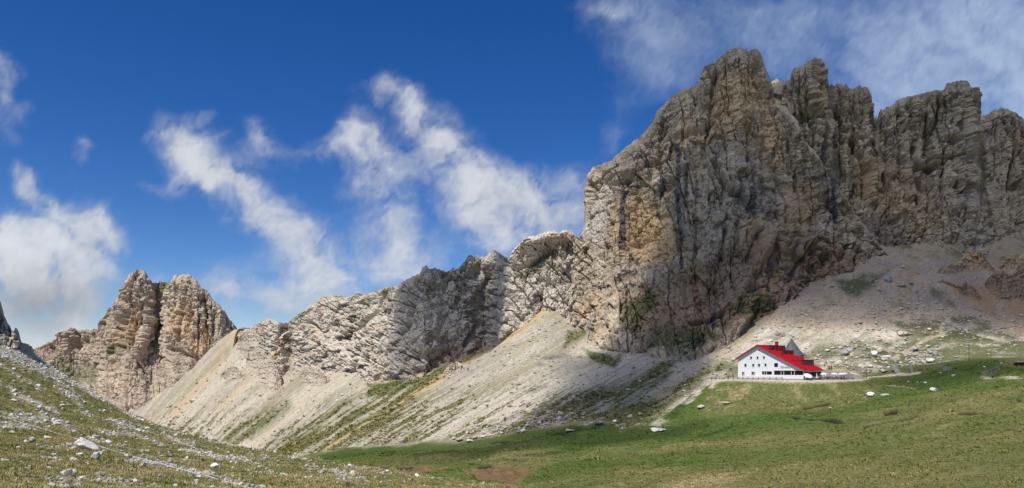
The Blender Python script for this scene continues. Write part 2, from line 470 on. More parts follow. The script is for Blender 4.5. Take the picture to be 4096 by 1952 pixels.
# the lush hollow under the knoll, part of its shade painted into the green
hollow, _ = seg_dist(wx, wy, [(2250, 1770), (2600, 1735), (2900, 1690), (3150, 1665), (3350, 1650), (3560, 1570), (3760, 1520), (3960, 1480)])
C = mixcol(C, (.068, .114, .026), sstep(80, 10, hollow) * .8 * (1 - SPUR))
hollow2, _ = seg_dist(wx, wy, [(1300, 1835), (1600, 1800), (1800, 1785), (2050, 1760), (2300, 1728)])
C = mixcol(C, (.050, .080, .020), sstep(34, 6, hollow2) * .85 * (1 - SPUR))
h3, _ = seg_dist(wx, wy, [(2450, 1880), (2150, 1905), (1900, 1900)])
C = mixcol(C, (.070, .112, .026), sstep(40, 5, h3) * .6 * (1 - SPUR))
flow = sstep(.1, .6, fbm(GX / 9, GY / 4, 3, 120)) * poly_mask(wx, wy, [(2280, 1725), (2560, 1708), (2800, 1720), (2840, 1760), (2600, 1780), (2300, 1750)], 14)
C = mixcol(C, (.26, .22, .03), flow * .5)
# straw on the knoll's face
kn = poly_mask(wx, wy, [(2760, 1540), (3100, 1528), (3480, 1528), (3560, 1560), (3380, 1640), (3000, 1660), (2800, 1650)], 16)
C = mixcol(C, (.125, .135, .045), kn * .7)
C = mixcol(C, straw, kn * sstep(.05, .5, fbm(GX / 3.2, GY / 3.2, 4, 130)) * .75)
C = mixcol(C, (.34, .26, .16), poly_mask(wx, wy, [(2915, 1575), (2950, 1558), (3000, 1562), (2985, 1592), (2930, 1605)], 7) * sstep(-.3, .2, speck) * .85)
C = mixcol(C, (.055, .10, .018), poly_mask(wx, wy, [(2640, 1680), (2740, 1560), (2800, 1525), (2870, 1525), (2840, 1590), (2800, 1640), (2760, 1690)], 12) * .5)
# dark earth lines of slipped turf, plus painted shadow under the bank's overhanging turf
lines = [(lambda s: s)(l) for l in (
 [(1570,1880),(1650,1866),(1700,1850),(1760,1842)],[(1890,1866),(1960,1850),(2060,1844),(2150,1847),(2240,1854)],[(1900,1868),(1960,1852),(2060,1846)],[(1830,1795),(1980,1778),(2090,1760)],[(1930,1768),(2100,1752),(2280,1732),(2440,1712)],[(1640,1800),(1800,1770),(1960,1752)],
 [(3430,1695),(3560,1675),(3690,1655)],[(3820,1652),(3900,1640),(3980,1640)],[(3660,1702),(3720,1692),(3780,1678)],[(3130,1680),(3260,1690),(3400,1684)],[(3380,1710),(3460,1702),(3500,1690)],
 [(3530,1652),(3600,1640)],[(4000,1600),(4060,1590),(4090,1600)],[(3960,1505),(4000,1498)],[(4010,1432),(4060,1440)],[(3990,1662),(4060,1650)],[(2560,1800),(2640,1788)],[(2820,1830),(2900,1826)],[(2480,1822),(2560,1816)],[(3200,1640),(3330,1612)])]
LD = np.full(PX.shape, 1e9, np.float32)
for l in lines:
    dd, al = seg_dist(px + 10 * w1, py + 5 * w1 + 4 * w2, l)
    LD = np.minimum(LD, dd + 6 * sstep(.5, 0, np.minimum(al, 1 - al) * 4))
LD = LD + 1.0 * np.abs(tuft)
bare = sstep(5.0, 2.6, LD) * (1 - SPUR)  # bare earth and the bank's painted shadow lines
C = mixcol(C, (.030, .022, .014), bare * .95)
BARE2 = sstep(11, 6, LD)
# the torn bank in the gully
scar = poly_mask(wx, wy, [(1570, 1885), (1700, 1862), (1900, 1868), (1960, 1850), (2060, 1842), (2240, 1850), (2200, 1866), (2130, 1890), (2060, 1925), (1930, 1915), (1800, 1890), (1650, 1905)], 9) * (1 - SPUR)
C = mixcol(C, (.185, .115, .06), scar * (.85 + .15 * sstep(-.3, .3, w2)))
C = mixcol(C, (.10, .115, .035), scar * sstep(.35, .7, w2 + .4 * tuft) * .5)
strawbank = poly_mask(wx, wy, [(2640, 1938), (2760, 1905), (2900, 1895), (3000, 1905), (2900, 1950), (2700, 1975)], 22)
C = mixcol(C, (.36, .30, .155), strawbank * (.45 + .4 * w2))

# ---- scree
S = np.empty_like(C); S[:] = pale
S *= (1 + .30 * st2 + .34 * st3 + .22 * speck + .16 * speck2)[..., None]
S = mixcol(S, ochre, sstep(.15, .6, st1) * .45)
S = mixcol(S, grey, sstep(.12, .5, -st2 + .3 * st1 + .3 * st3) * .55)
S = mixcol(S, (.60, .545, .44), sstep(.15, .5, st3 + .5 * st2) * .6)
def streak(pts, w, col, m):
    global S
    dd, al = seg_dist(px, py, pts)
    S = mixcol(S, col, sstep(w, w * .3, dd + 15 * st3 + 9 * st2 + 7 * speck) * m * (.55 + .45 * sstep(-.4, .3, speck + st3)))
streak([(2170, 1250), (2060, 1330), (1930, 1400), (1800, 1470), (1640, 1590), (1480, 1690), (1300, 1800)], 24, (.50, .335, .155), .95)
streak([(2050, 1400), (1900, 1530), (1700, 1640), (1500, 1740)], 40, (.43, .385, .31), .4)
streak([(940, 1320), (900, 1400), (830, 1510), (760, 1590), (690, 1660)], 34, (.47, .335, .19), .62)
streak([(1090, 1400), (1000, 1510), (930, 1580), (850, 1660)], 24, (.45, .33, .20), .5)
streak([(1380, 1480), (1250, 1580), (1130, 1680), (1000, 1790)], 22, (.46, .38, .27), .7)
streak([(1500, 1520), (1320, 1660), (1150, 1800)], 26, (.45, .38, .285), .6)
streak([(1010, 1545), (1060, 1580), (1080, 1620)], 9, (.34, .25, .13), .0)
gr = sstep(.10, .25, .45 * st1 + .50 * st2 + .50 * st3 + .36 * speck + .13)
lowgreen = sstep(1540, 1700, py + .08 * (PX - 1400)) * sstep(2950, 2350, PX)
grn = np.clip(gr * (.50 + .60 * lowgreen) + sstep(.25, .5, st2 + .4 * st3) * lowgreen * .5, 0, 1)
S = mixcol(S, (.128, .126, .056), LONG * grn * .92)
def scree_grass(poly, soft, m, col=(.105, .125, .038), thr=.0):
    global S
    k = poly_mask(wx, wy, poly, soft) * sstep(thr - .35, thr + .2, st2 * .8 + .6 * st3 + .4 * speck)
    S = mixcol(S, col, k * m)
scree_grass([(1500, 1535), (1620, 1525), (1800, 1450), (1900, 1400), (1950, 1390), (1800, 1500), (1600, 1620), (1420, 1730), (1280, 1800), (1150, 1820), (1300, 1720)], 16, .85, (.115, .130, .048), .02)
scree_grass([(1480, 1535), (1700, 1510), (1790, 1460), (1720, 1520), (1560, 1575), (1470, 1590)], 8, .8, (.075, .12, .028), -.35)
scree_grass([(1400, 1600), (1250, 1680), (1050, 1800), (1150, 1830), (1330, 1740), (1470, 1640)], 20, .8, (.10, .12, .045), -.1)
scree_grass([(1150, 1590), (1000, 1680), (850, 1740), (1000, 1760), (1180, 1640)], 18, .7, (.115, .13, .052), -.05)
scree_grass([(2260, 1330), (2330, 1290), (2360, 1330), (2250, 1400)], 9, .8, (.10, .12, .04), -.2)
scree_grass([(2330, 1395), (2470, 1432), (2520, 1400), (2460, 1470), (2380, 1450)], 8, .8, (.055, .10, .02), -.5)
scree_grass([(2480, 1570), (2640, 1450), (2720, 1440), (2660, 1520), (2560, 1600), (2430, 1650)], 15, .8, (.085, .105, .035), -.2)
scree_grass([(2600, 1600), (2760, 1500), (2900, 1440), (2950, 1440), (2950, 1500), (2860, 1490), (2700, 1600), (2560, 1690), (2380, 1690)], 26, .9, (.115, .128, .046), -.2)
scree_grass([(2300, 1640), (2560, 1620), (2680, 1640), (2600, 1690), (2240, 1690)], 24, .85, (.12, .132, .05), -.2)
scree_grass([(1900, 1700), (2100, 1690), (2160, 1720), (1980, 1740)], 12, .7, (.08, .11, .03), .0)
# band of warm yellow scree left of the house and the pale one behind it
dd, _ = seg_dist(wx, wy, [(3010, 1340), (2940, 1380), (2860, 1430), (2760, 1500), (2640, 1580)])
S = mixcol(S, (.44, .355, .21), sstep(26, 8, dd) * .7)
# right-hand cones
R3 = SCREE * sstep(2950, 3100, PX)
rn = fbm(GX / 24, GY / 24, 4, 150)
cone = sstep(0, 1, R3 * sstep(1350, 1290, wy))
S = mixcol(S, (.37, .295, .215), cone * .9)
S = mixcol(S, (.42, .31, .215), cone * sstep(-.05, .5, rn + .4 * w2) * .75)
S = mixcol(S, (.215, .19, .16), cone * sstep(.05, .35, speck + .5 * w2) * .5)
S = mixcol(S, (.48, .43, .36), cone * sstep(.3, .5, speck2 + .4 * speck) * .4)
S = mixcol(S, (.245, .22, .19), cone * sstep(.1, .5, -rn + .3 * w1) * .6)
dd, _ = seg_dist(wx, wy, [(3650, 1070), (3640, 1120), (3630, 1180)])
S = mixcol(S, (.38, .25, .13), sstep(22, 6, dd) * .7)
redslope = poly_mask(wx, wy, [(3760, 1130), (3900, 1150), (4200, 1230), (4400, 1260), (4400, 1420), (4096, 1350), (3980, 1290), (3880, 1230), (3800, 1180)], 20)
S = mixcol(S, (.36, .24, .14), redslope * .9)
S = mixcol(S, (.44, .26, .13), redslope * sstep(.0, .5, rn + .5 * w2) * .5)
S = mixcol(S, (.42, .33, .24), sstep(30, 8, seg_dist(wx, wy, [(4000, 1240), (4060, 1290), (4120, 1340), (4300, 1420)])[0]) * .6)
ledge = poly_mask(wx, wy, [(3560, 900), (3800, 930), (4096, 990), (4400, 1000), (4400, 1080), (4000, 1060), (3900, 1040), (3780, 1030), (3640, 1040)], 24)
S = mixcol(S, (.36, .28, .18), ledge * .8)
S = mixcol(S, (.12, .125, .055), ledge * sstep(-.05, .35, w2 + .4 * rn) * .8)
def turf(poly, soft, m, thr=0.0, col=(.10, .11, .038)):
    global S
    k = poly_mask(wx, wy, poly, soft) * sstep(thr - .3, thr + .25, .7 * w2 + .5 * rn + .35 * speck)
    S = mixcol(S, col, k * m)
turf([(3180, 1440), (3260, 1390), (3400, 1370), (3560, 1370), (3660, 1440), (3580, 1490), (3260, 1495)], 22, .9, -.14, (.12, .12, .05))
turf([(3440, 1380), (3600, 1360), (3750, 1330), (3880, 1330), (4200, 1400), (4500, 1420), (4500, 1500), (3600, 1500), (3480, 1460)], 20, .9, -.22, (.092, .105, .036))
turf([(3560, 1290), (3720, 1290), (3800, 1270), (3860, 1260), (4000, 1320), (4200, 1400), (3900, 1370), (3620, 1350)], 16, .85, -.15, (.070, .078, .032))
turf([(3330, 1130), (3400, 1120), (3540, 1090), (3560, 1080), (3500, 1150), (3420, 1200), (3380, 1190)], 14, .85, -.3, (.060, .072, .028))
turf([(3150, 1330), (3300, 1330), (3500, 1340), (3520, 1390), (3300, 1420), (3150, 1400)], 18, .45, .1, (.15, .15, .06))
turf([(3180, 1240), (3320, 1180), (3400, 1230), (3300, 1300), (3150, 1320)], 30, .5, .12, (.12, .115, .05))
turf([(3560, 1200), (3700, 1210), (3760, 1280), (3640, 1290), (3500, 1280)], 26, .55, .1, (.11, .11, .048))
turf([(3700, 1150), (3780, 1180), (3830, 1240), (3780, 1230), (3720, 1190)], 10, .7, -.2, (.09, .09, .045))
S = mixcol(S, (.42, .34, .23), sstep(11, 4, seg_dist(wx, wy, [(3800, 1280), (3770, 1310), (3760, 1340), (3700, 1360), (3600, 1420), (3560, 1445)])[0]) * .75)
S = mixcol(S, pale, R3 * sstep(.30, .55, fbm(GX / 2.2, GY / 2.2, 4, 170)) * .55)
C = C * (1 - SCREE[..., None]) + S * SCREE[..., None]

# ---- the near spur: tufted alpine grass and streams of white limestone
fx_, fy_ = GX * .72 + GY * .69, -GX * .69 + GY * .72       # along and across its fall line
gfl = fbm(fx_ / 2.6, fy_ / 7.5, 5, 180, .6)
fine = fbm(GX / .28, GY / .28, 4, 190, .6)
N = np.empty_like(C); N[:] = (.150, .155, .050)
N = mixcol(N, (.215, .185, .075), sstep(-.1, .5, fbm(GX / 3.4, GY / 3.4, 4, 200)) * .7)
N = mixcol(N, (.085, .125, .026), sstep(.05, .5, fbm(GX / 2.1, GY / 2.1, 4, 204)) * .75)
N = mixcol(N, (.20, .125, .06), sstep(.32, .7, fbm(GX / 1.5, GY / 1.5, 4, 208)) * .6)
N *= (1 + .38 * fine)[..., None]
dens = .16 + .62 * sstep(-30, -75, GX) * sstep(45, 80, D) + .22 * sstep(60, 95, D) - .30 * sstep(-12, 0, GX)
gravel = sstep(.34, .62, .24 + .75 * gfl + .20 * fine + dens * .62)
GRAV = gravel
N = mixcol(N, (.44, .415, .36), gravel * (.72 + .35 * fine))
N = mixcol(N, (.34, .27, .21), sstep(.3, .7, .5 + .9 * fbm(GX / 4, GY / 2.4, 4, 215) + .35 * fine - .25) * sstep(-14, -6, GX) * sstep(46, 34, D) * sstep(-.5, -6, GX) * .6)
C = C * (1 - SPUR[..., None]) + N * SPUR[..., None]

# ---- paths and the terrace
PATH = np.zeros_like(D)
PATH = np.maximum(PATH, sstep(.78, .97, tm + .06 * w2))
dd, _ = seg_dist(px, py + 1.5 * w2, [(3430, 1512), (3480, 1506), (3560, 1498), (3620, 1492), (3680, 1487)])
PATH = np.maximum(PATH, sstep(6.5, 3, dd) * (D > 225) * (D < 300))
dd, _ = seg_dist(px, py + 2 * w2, [(3285, 1468), (3300, 1474), (3330, 1478), (3400, 1488), (3440, 1500)])
PATH = np.maximum(PATH, sstep(6, 2.5, dd) * (D > 225) * (D < 330))
dd, _ = seg_dist(px, py + 2 * w2, [(3925, 1508), (3960, 1513), (4030, 1514), (4120, 1512)])
PATH = np.maximum(PATH, sstep(4, 1.6, dd) * (D > 150) * (D < 260) * .7)
C = mixcol(C, (.50, .43, .33), PATH * .92)
dd, _ = seg_dist(px, py + 3 * w2, [(1800, 1722), (1900, 1705), (1990, 1690), (2060, 1684), (2200, 1660), (2300, 1652)])
C = mixcol(C, (.55, .42, .26), sstep(4, 1.5, dd) * (D > 235) * .6)
dd, _ = seg_dist(px + 6 * np.sin(py / 9), py, [(1325, 1710), (1322, 1750), (1330, 1775)])
C = mixcol(C, (.52, .46, .30), sstep(3.5, 1.2, dd) * (D > 235) * .6)
dd, _ = seg_dist(px, py + 2 * w2, [(3520, 1545), (3580, 1548), (3660, 1552)])
C = mixcol(C, (.40, .33, .2), sstep(3, 1, dd) * (D > 150) * (D < 260) * .6)

# ---- relief
rough = SCREE * (1 - tm)
GZ = GZ + rough * (1 - PATH) * (.70 * st2 + .34 * st3 + .16 * speck + .12 * speck2) * sstep(200, 320, D) * np.clip(D / 400, .6, 1.4)
gully = ridged((PX + 30 * w1) / 95, py / 600, 3, 240)
GZ = GZ + R3 * (1 - tm) * sstep(250, 300, D) * (1.0 * rn + .7 * w2 + 1.4 * gully * sstep(1380, 1250, py))
open_ = (1 - SCREE) * (1 - SPUR) * (1 - tm)
GZ = GZ + open_ * (1.1 * w1 + .3 * w2 + .10 * tuft + 1.3 * band + 1.2 * patch) * sstep(45, 120, D)
GZ = GZ - open_ * bare * .6
GZ = GZ - scar * 1.4 * (1 - .5 * sstep(.1, .4, w2)) + scar * .5 * w2
GZ = GZ + SPUR * (.16 * fbm(GX / 3, GY / 3, 3, 220) + .05 * fbm(GX / .7, GY / .7, 3, 223) + .028 * fine + gravel * .05) * sstep(4, 12, D) * np.clip(D / 30, .7, 2.2)
C = np.clip(C, .012, .75)
GRN = np.clip(SCREE * sstep(.12, .07, C[..., 2]), 0, 1)

ground_mat = tinted('alpine_ground', 1.3, .42, 2.2, .2, .8)
ground = put('ground', grid_mesh('ground', GX, GY, GZ, C), kind='structure', label='alpine ground: grassy meadow, stony spur and pale scree slopes')
ground.data.materials.append(ground_mat)
# the land behind the camera and far to the sides, coarse
ang = np.linspace(math.atan2((5690 - CX) / F, 1), 2 * math.pi + math.atan2((-1490 - CX) / F, 1), 90)
rad = np.concatenate([np.linspace(0.2, 60, 30), np.geomspace(70, 6000, 40)])
AA, RR = np.meshgrid(ang, rad)
bx_, by_ = np.sin(AA) * RR, np.cos(AA) * RR
bz_ = -1.7 - sstep(0, 40, RR) * 3 * (1 + fbm(bx_ / 40, by_ / 40, 3, 230)) - sstep(80, 900, RR) * 50 + sstep(3, 30, RR) * 6 * sstep(0, -40, bx_)
bc_ = np.empty(bx_.shape + (3,), np.float32); bc_[:] = (.15, .15, .05)
rest = put('ground_behind', grid_mesh('ground_behind', bx_, by_, bz_, bc_), kind='structure', label='grassy alpine ground behind the viewpoint')
rest.data.materials.append(ground_mat)

def ground_hit(px_, py_, dmin=0.0, dmax=1e9):
    """the place on the ground that the photograph shows at this point: nearest hit beyond dmin"""
    ci = int(np.argmin(np.abs(cols - px_)))
    z = GZ[:, ci]; row = YH - z / rings * F
    ok = (rings >= dmin) & (rings <= dmax)
    idx = np.nonzero(ok)[0]
    prev = None
    for i in idx:
        if row[i] <= py_:
            if prev is None: d = rings[i]
            else:
                t = (row[prev] - py_) / max(row[prev] - row[i], 1e-6); d = lerp(rings[prev], rings[i], min(max(t, 0), 1))
            break
        prev = i
    else:
        d = rings[idx[-1]] if prev is None else rings[prev]
    return d
def ground_z(x, y):
    d = y; p_ = x / y * F + CX
    ci = int(np.clip(np.searchsorted(cols, p_), 1, len(cols) - 1)); ri = int(np.clip(np.searchsorted(rings, d), 1, len(rings) - 1))
    tx = np.clip((p_ - cols[ci - 1]) / (cols[ci] - cols[ci - 1]), 0, 1); ty = np.clip((d - rings[ri - 1]) / (rings[ri] - rings[ri - 1]), 0, 1)
    a = lerp(GZ[ri - 1, ci - 1], GZ[ri - 1, ci], tx); b = lerp(GZ[ri, ci - 1], GZ[ri, ci], tx)
    return float(lerp(a, b, ty))
def spot(px_, py_, dmin=0.0, dmax=1e9):
    d = ground_hit(px_, py_, dmin, dmax)
    x = (px_ - CX) / F * d
    return Vector((x, d, ground_z(x, d)))
print('terrain', round(time.time() - T0, 1))
# ------------------------------------------------------------------ rock massifs
def massif(name, label, sky, base, top_d, nx, ny, base_d=None, px_range=None, relief=(), amp=1.0, lean=1.7, tilt=(0.0, 1.0), seed=0, paint=None, thick=70, jag=1.0, sink=10.0, cell=(11.0, 16.0), rib=1.0, ms=1.0, dmin=225, mat=None, **props):
    sky = sorted(sky); base = sorted(base)
    x0, x1 = px_range or (sky[0][0], sky[-1][0])
    c = np.linspace(x0, x1, nx)
    ys = np.interp(c, [p[0] for p in sky], [p[1] for p in sky])
    yb = np.interp(c, [p[0] for p in base], [p[1] for p in base])
    if base_d is None:
        db = np.array([ground_hit(a, b, dmin) for a, b in zip(c, yb)])
        k = np.ones(15) / 15; db = np.convolve(np.pad(db, 7, mode='edge'), k, 'valid')
    else:
        db = np.interp(c, [p[0] for p in base_d], [p[1] for p in base_d])
    if isinstance(top_d, float):          # the face leans back by this share of its height
        dt = db + top_d * np.maximum((yb - ys) / F * db, 4)
        k = np.ones(21) / 21; dt = np.convolve(np.pad(dt, 10, mode='edge'), k, 'valid')
    else:
        dt = np.interp(c, [p[0] for p in top_d], [p[1] for p in top_d])
    dt = np.maximum(dt, db + 3 * ms)
    # jagged skyline
    m_px = dt / F
    um = c * np.mean(m_px) / ms
    jz = ms * jag * (1.4 * np.abs(fbm(um / 6.0, um * 0 + seed, 3, seed + 5)) + .9 * fbm(um / 2.2, um * 0, 2, seed + 6) - .5)
    zt = (YH - ys) / F * dt + jz
    zb = (YH - yb) / F * db - sink
    zb = np.minimum(zb, zt - 2 * ms)
    t = np.linspace(0, 1, ny)[:, None]
    g = 1 - (1 - t) ** lean
    Dd = db[None] + (dt - db)[None] * g
    Z = zb[None] + (zt - zb)[None] * t
    PXg = np.broadcast_to(c[None], Dd.shape).astype(np.float64)
    PYg = YH - Z / Dd * F
    X = (PXg - CX) / F * Dd
    # metric coordinates on the face, tilted with the beds
    U = np.cumsum(np.concatenate([[0], np.diff(c) * np.mean(m_px)]))[None] * np.ones_like(Z) / ms
    V = Z / ms
    ct, stl = math.cos(tilt[0]), math.sin(tilt[0])
    A_, B_ = U * ct + V * stl, -U * stl + V * ct
    wu = 3.2 * fbm(U / 20, V / 20, 3, seed + 11) + 1.3 * fbm(U / 4, V / 4, 2, seed + 13)
    wv = 3.2 * fbm(U / 20, V / 20, 3, seed + 15) + 1.3 * fbm(U / 4, V / 4, 2, seed + 17)
    A2, B2 = A_ + wu, B_ + wv
    big = fbm(A2 / 46, B2 / 85, 3, seed + 21)
    ribs = ridged(A2 / 24, B2 / 95, 3, seed + 25)
    f1, f2, rid, fa1 = worley(A2 / cell[0], B2 / cell[1], seed + 31)
    g1, g2, gid, fa2 = worley((A2 + 1.2 * wv) / (cell[0] * .38), (B2 + 1.2 * wu) / (cell[1] * .34), seed + 37)
    k1, k2, hid, fa3 = worley((A2 + .8 * wv) / 1.75, (B2 + .8 * wu) / 1.55, seed + 39)
    strata = ridged(B2 / 8 + .4 * big, A2 / 60, 2, seed + 41)
    crag = 0; a_ = 1.0
    for o_ in range(4):
        sc_ = 7.5 / 2.05 ** o_
        crag = crag + a_ * (np.abs(pn(A2 / sc_ + 7.7 * o_, B2 / (sc_ * 1.15) - 3.1 * o_, seed + 45 + o_)) - .28)
        a_ *= .58
    fine = fbm(U / 1.7, V / 1.7, 3, seed + 51, .6)
    pock = sstep(.34, .60, fbm(A2 / 5.0, B2 / 4.4, 2, seed + 55))
    broken = sstep(-.25, .25, fbm(A2 / 18, B2 / 26, 3, seed + 57))
    ledge = fbm(A2 / 40, B2 / 5.5, 3, seed + 58); ledge = (np.floor(ledge * 5) + sstep(.55, .95, ledge * 5 - np.floor(ledge * 5))) / 5
    # long joints down the face and bedding cracks across it
    jw = 2.2 * fbm(U / 9, V / 30, 3, seed + 59)
    jv = np.abs(pn((A2 * .6 + A_ * .4 + jw) / 9.5, B2 / 75, seed + 81)); jv2 = np.abs(pn((A_ + jw) / 4.2, B2 / 34, seed + 82))
    jh = np.abs(pn(A2 / 48, (B2 + jw) / 8.5, seed + 83)); jh2 = np.abs(pn(A2 / 22, (B2 + jw) / 3.6, seed + 84))
    joints = 3.6 * sstep(.075, .0, jv) + 1.6 * sstep(.10, .0, jv2) * broken + 1.5 * sstep(.07, .0, jh) * (.3 + .7 * broken) + .6 * sstep(.10, .0, jh2) * broken
    cols_ = fbm(A2 / 6.5, B2 / 60, 3, seed + 85)
    disp = 6.5 * big + rib * (3.7 * ribs + 1.0 * cols_) + 3.2 * (rid - .5) + 8.0 * fa1 + (.5 + .5 * broken) * (1.6 * (gid - .5) + 4.6 * fa2) + .45 * (hid - .5) + 1.5 * fa3 + .5 * strata * (1 - .5 * broken) + 2.3 * ledge - 1.7 * crag + .3 * fine
    disp -= joints + (.15 + .85 * broken) * (1.6 * sstep(.07, .0, f2 - f1)) + 2.4 * pock
    RM = np.zeros_like(Z)
    for (pts, w, dep) in relief:
        dd, al = seg_dist(PXg + 1.3 * wu * 3, PYg + 1.3 * wv * 3, pts)
        fade = sstep(0, .12, np.minimum(al, 1 - al) + .06)
        RM += dep * np.exp(-(dd / w) ** 2) * fade
    disp = ms * disp * amp + RM
    edge = np.minimum(1, np.minimum(np.arange(nx), np.arange(nx)[::-1]) / (nx * .02))[None]
    disp = disp * edge * sstep(1.0, .93, t) ** .5 * (1 - .55 * sstep(.9, 1, t)) + .0
    # outward normal of the smooth face, averaged
    du = np.stack(np.gradient(X, axis=1), 0); 
    dPu = np.stack([np.gradient(X, axis=1), np.gradient(Dd, axis=1), np.gradient(Z, axis=1)], -1)
    dPv = np.stack([np.gradient(X, axis=0), np.gradient(Dd, axis=0), np.gradient(Z, axis=0)], -1)
    Nn = np.cross(dPu, dPv); Nn /= np.linalg.norm(Nn, axis=-1, keepdims=True) + 1e-9
    Nn[..., 2] *= .5
    Nn[..., 0] *= .6
    X = X + Nn[..., 0] * disp; Yy = Dd + Nn[..., 1] * disp; Z2 = Z + Nn[..., 2] * disp
    # colour of the stone
    Cc = np.empty(X.shape + (3,), np.float32); Cc[:] = (.415, .348, .262)
    tone = fbm(A2 / 30, B2 / 42, 4, seed + 61); tone2 = fbm(A2 / 9, B2 / 13, 4, seed + 66)
    Cc *= (1 + .24 * tone2 + .26 * (rid - .5) + .34 * (gid - .5) + .28 * (hid - .5) + .22 * fine)[..., None]
    Cc = mixcol(Cc, (.50, .36, .215), sstep(.12, .55, tone + .3 * (rid - .5) + .2 * tone2) * .75)
    Cc = mixcol(Cc, (.32, .29, .245), sstep(.15, .5, -tone + .35 * tone2) * .6)
    drip = sstep(.30, .62, fbm(U / 3.4, V / 55, 3, seed + 71) + .35 * fbm(U / 26, V / 40, 2, seed + 75))
    Cc = mixcol(Cc, (.115, .115, .125), drip * .55)
    if paint is not None:
        Cc = paint(Cc, dict(px=PXg, py=PYg, U=U, V=V, t=t * np.ones_like(Z), tone=tone, tone2=tone2, fine=fine, disp=disp, rid=rid, gid=gid, hid=hid, wu=wu, wv=wv, seed=seed, X=X, Y=Yy, Z=Z2))
    Cc = np.clip(Cc, .02, .75)
    # the back: over the top and down behind
    nb = 26
    s = (np.arange(1, nb + 1) / nb)[:, None]
    bd = Yy[-1][None] + thick * s ** .8
    bzz = Z2[-1][None] * (1 - s ** 1.7) + (zb[None] - 15) * s ** 1.7 + 2.0 * fbm(np.broadcast_to(c[None], bd.shape) / 40, bd / 9, 3, seed + 80) * (s < .9)
    bxx = X[-1][None] * (bd / Yy[-1][None]) ** .6
    X = np.concatenate([X, bxx]); Yy = np.concatenate([Yy, bd]); Z2 = np.concatenate([Z2, bzz])
    Cc = np.concatenate([Cc, np.broadcast_to(Cc[-1][None], (nb,) + Cc.shape[1:])])
    # close the two ends
    for side in (0, -1):
        Z2[:, side] = np.minimum(Z2[:, side], zb[side])
    me = grid_mesh(name, X, Yy, Z2, Cc, smooth=False)
    if 'kind' not in props and 'category' not in props: props['kind'] = 'structure'
    o = put(name, me, label=label, **props)
    me.materials.append(mat or rock_mat)
    return o

def steep_grass(Cc, k, n, amount=.9, col=(.105, .125, .045), thr=0.0):
    return mixcol(Cc, col, k * sstep(thr - .3, thr + .2, .6 * n['tone2'] + .7 * n['fine'] + .3 * n['tone']) * amount)

rock_mat = tinted('dolomite_rock', .9, .34, 1.1, .5, .8)

# --- the near crag at the left edge
def paint_crag(Cc, n):
    Cc = mixcol(Cc, (.50, .48, .43), .75 * np.ones_like(n['U']) * sstep(-.6, .2, n['tone2']))
    return Cc

# --- the far mountain with two heads
SKY_FAR = [(60,1445),(110,1420),(130,1405),(160,1382),(230,1352),(250,1325),(275,1308),(290,1310),(320,1320),(385,1313),(400,1293),(415,1262),(430,1230),(440,1225),(450,1237),(455,1220),(465,1195),(475,1208),(483,1172),(495,1160),(500,1140),(510,1110),(515,1098),(530,1088),(550,1075),(562,1071),(580,1083),(588,1108),(600,1113),(606,1130),(625,1128),(640,1125),(680,1128),(690,1125),(694,1098),(706,1095),(712,1103),(722,1095),(740,1093),(765,1096),(783,1115),(800,1145),(830,1165),(850,1195),(870,1210),(880,1230),(895,1242),(910,1268),(930,1292),(945,1330),(960,1420)]
def paint_far(Cc, n):
    px, py = n['px'], n['py']
    Cc = mixcol(Cc, (.47, .39, .31), .6 * np.ones_like(px))
    for poly, m in (([(620,1118),(690,1122),(680,1165),(650,1175),(630,1150)],.9),([(430,1245),(450,1240),(440,1290),(405,1310)],.7),([(450,1400),(490,1370),(495,1400),(440,1440),(425,1440)],.85),
                    ([(200,1460),(260,1420),(320,1470),(330,1560),(250,1540)],.75),([(330,1310),(385,1313),(370,1340),(320,1335)],.7),([(300,1500),(360,1450),(400,1480),(400,1540),(330,1530)],.6)):
        Cc = steep_grass(Cc, poly_mask(px + 8 * n['tone2'], py + 8 * n['fine'], poly, 10), n, m, (.125, .145, .055), -.2)
    Cc = mixcol(Cc, (.38, .23, .16), poly_mask(px, py, [(160,1385),(240,1345),(235,1365),(170,1400)], 8) * .6)
    for poly in ([(690,1240),(760,1220),(800,1290),(760,1360),(690,1350)],[(500,1290),(560,1250),(580,1350),(520,1400),(480,1370)],[(770,1330),(830,1290),(850,1380),(800,1450),(770,1420)]):
        Cc = mixcol(Cc, (.52, .37, .22), poly_mask(px + 14 * n['tone'], py + 14 * n['tone2'], poly, 18) * .65)
    return Cc
def grooves(x0, x1, step, y0, y1, w, dep, seed, slant=0.0):
    """a row of clefts and ribs down a face"""
    g = random.Random(seed); out = []; x = x0
    while x < x1:
        a = y0 + g.uniform(-40, 60); b = y1 + g.uniform(-120, 40); n = 5
        pts = [(x + slant * (k / (n - 1)) + g.uniform(-.25, .25) * step, a + (b - a) * k / (n - 1)) for k in range(n)]
        out.append((pts, w * g.uniform(.7, 1.4), dep * g.uniform(.5, 1.2)))
        out.append(([(p[0] + step * .5, p[1]) for p in pts], w * 1.8, -dep * g.uniform(.2, .7)))
        x += step * g.uniform(.7, 1.35)
    return out
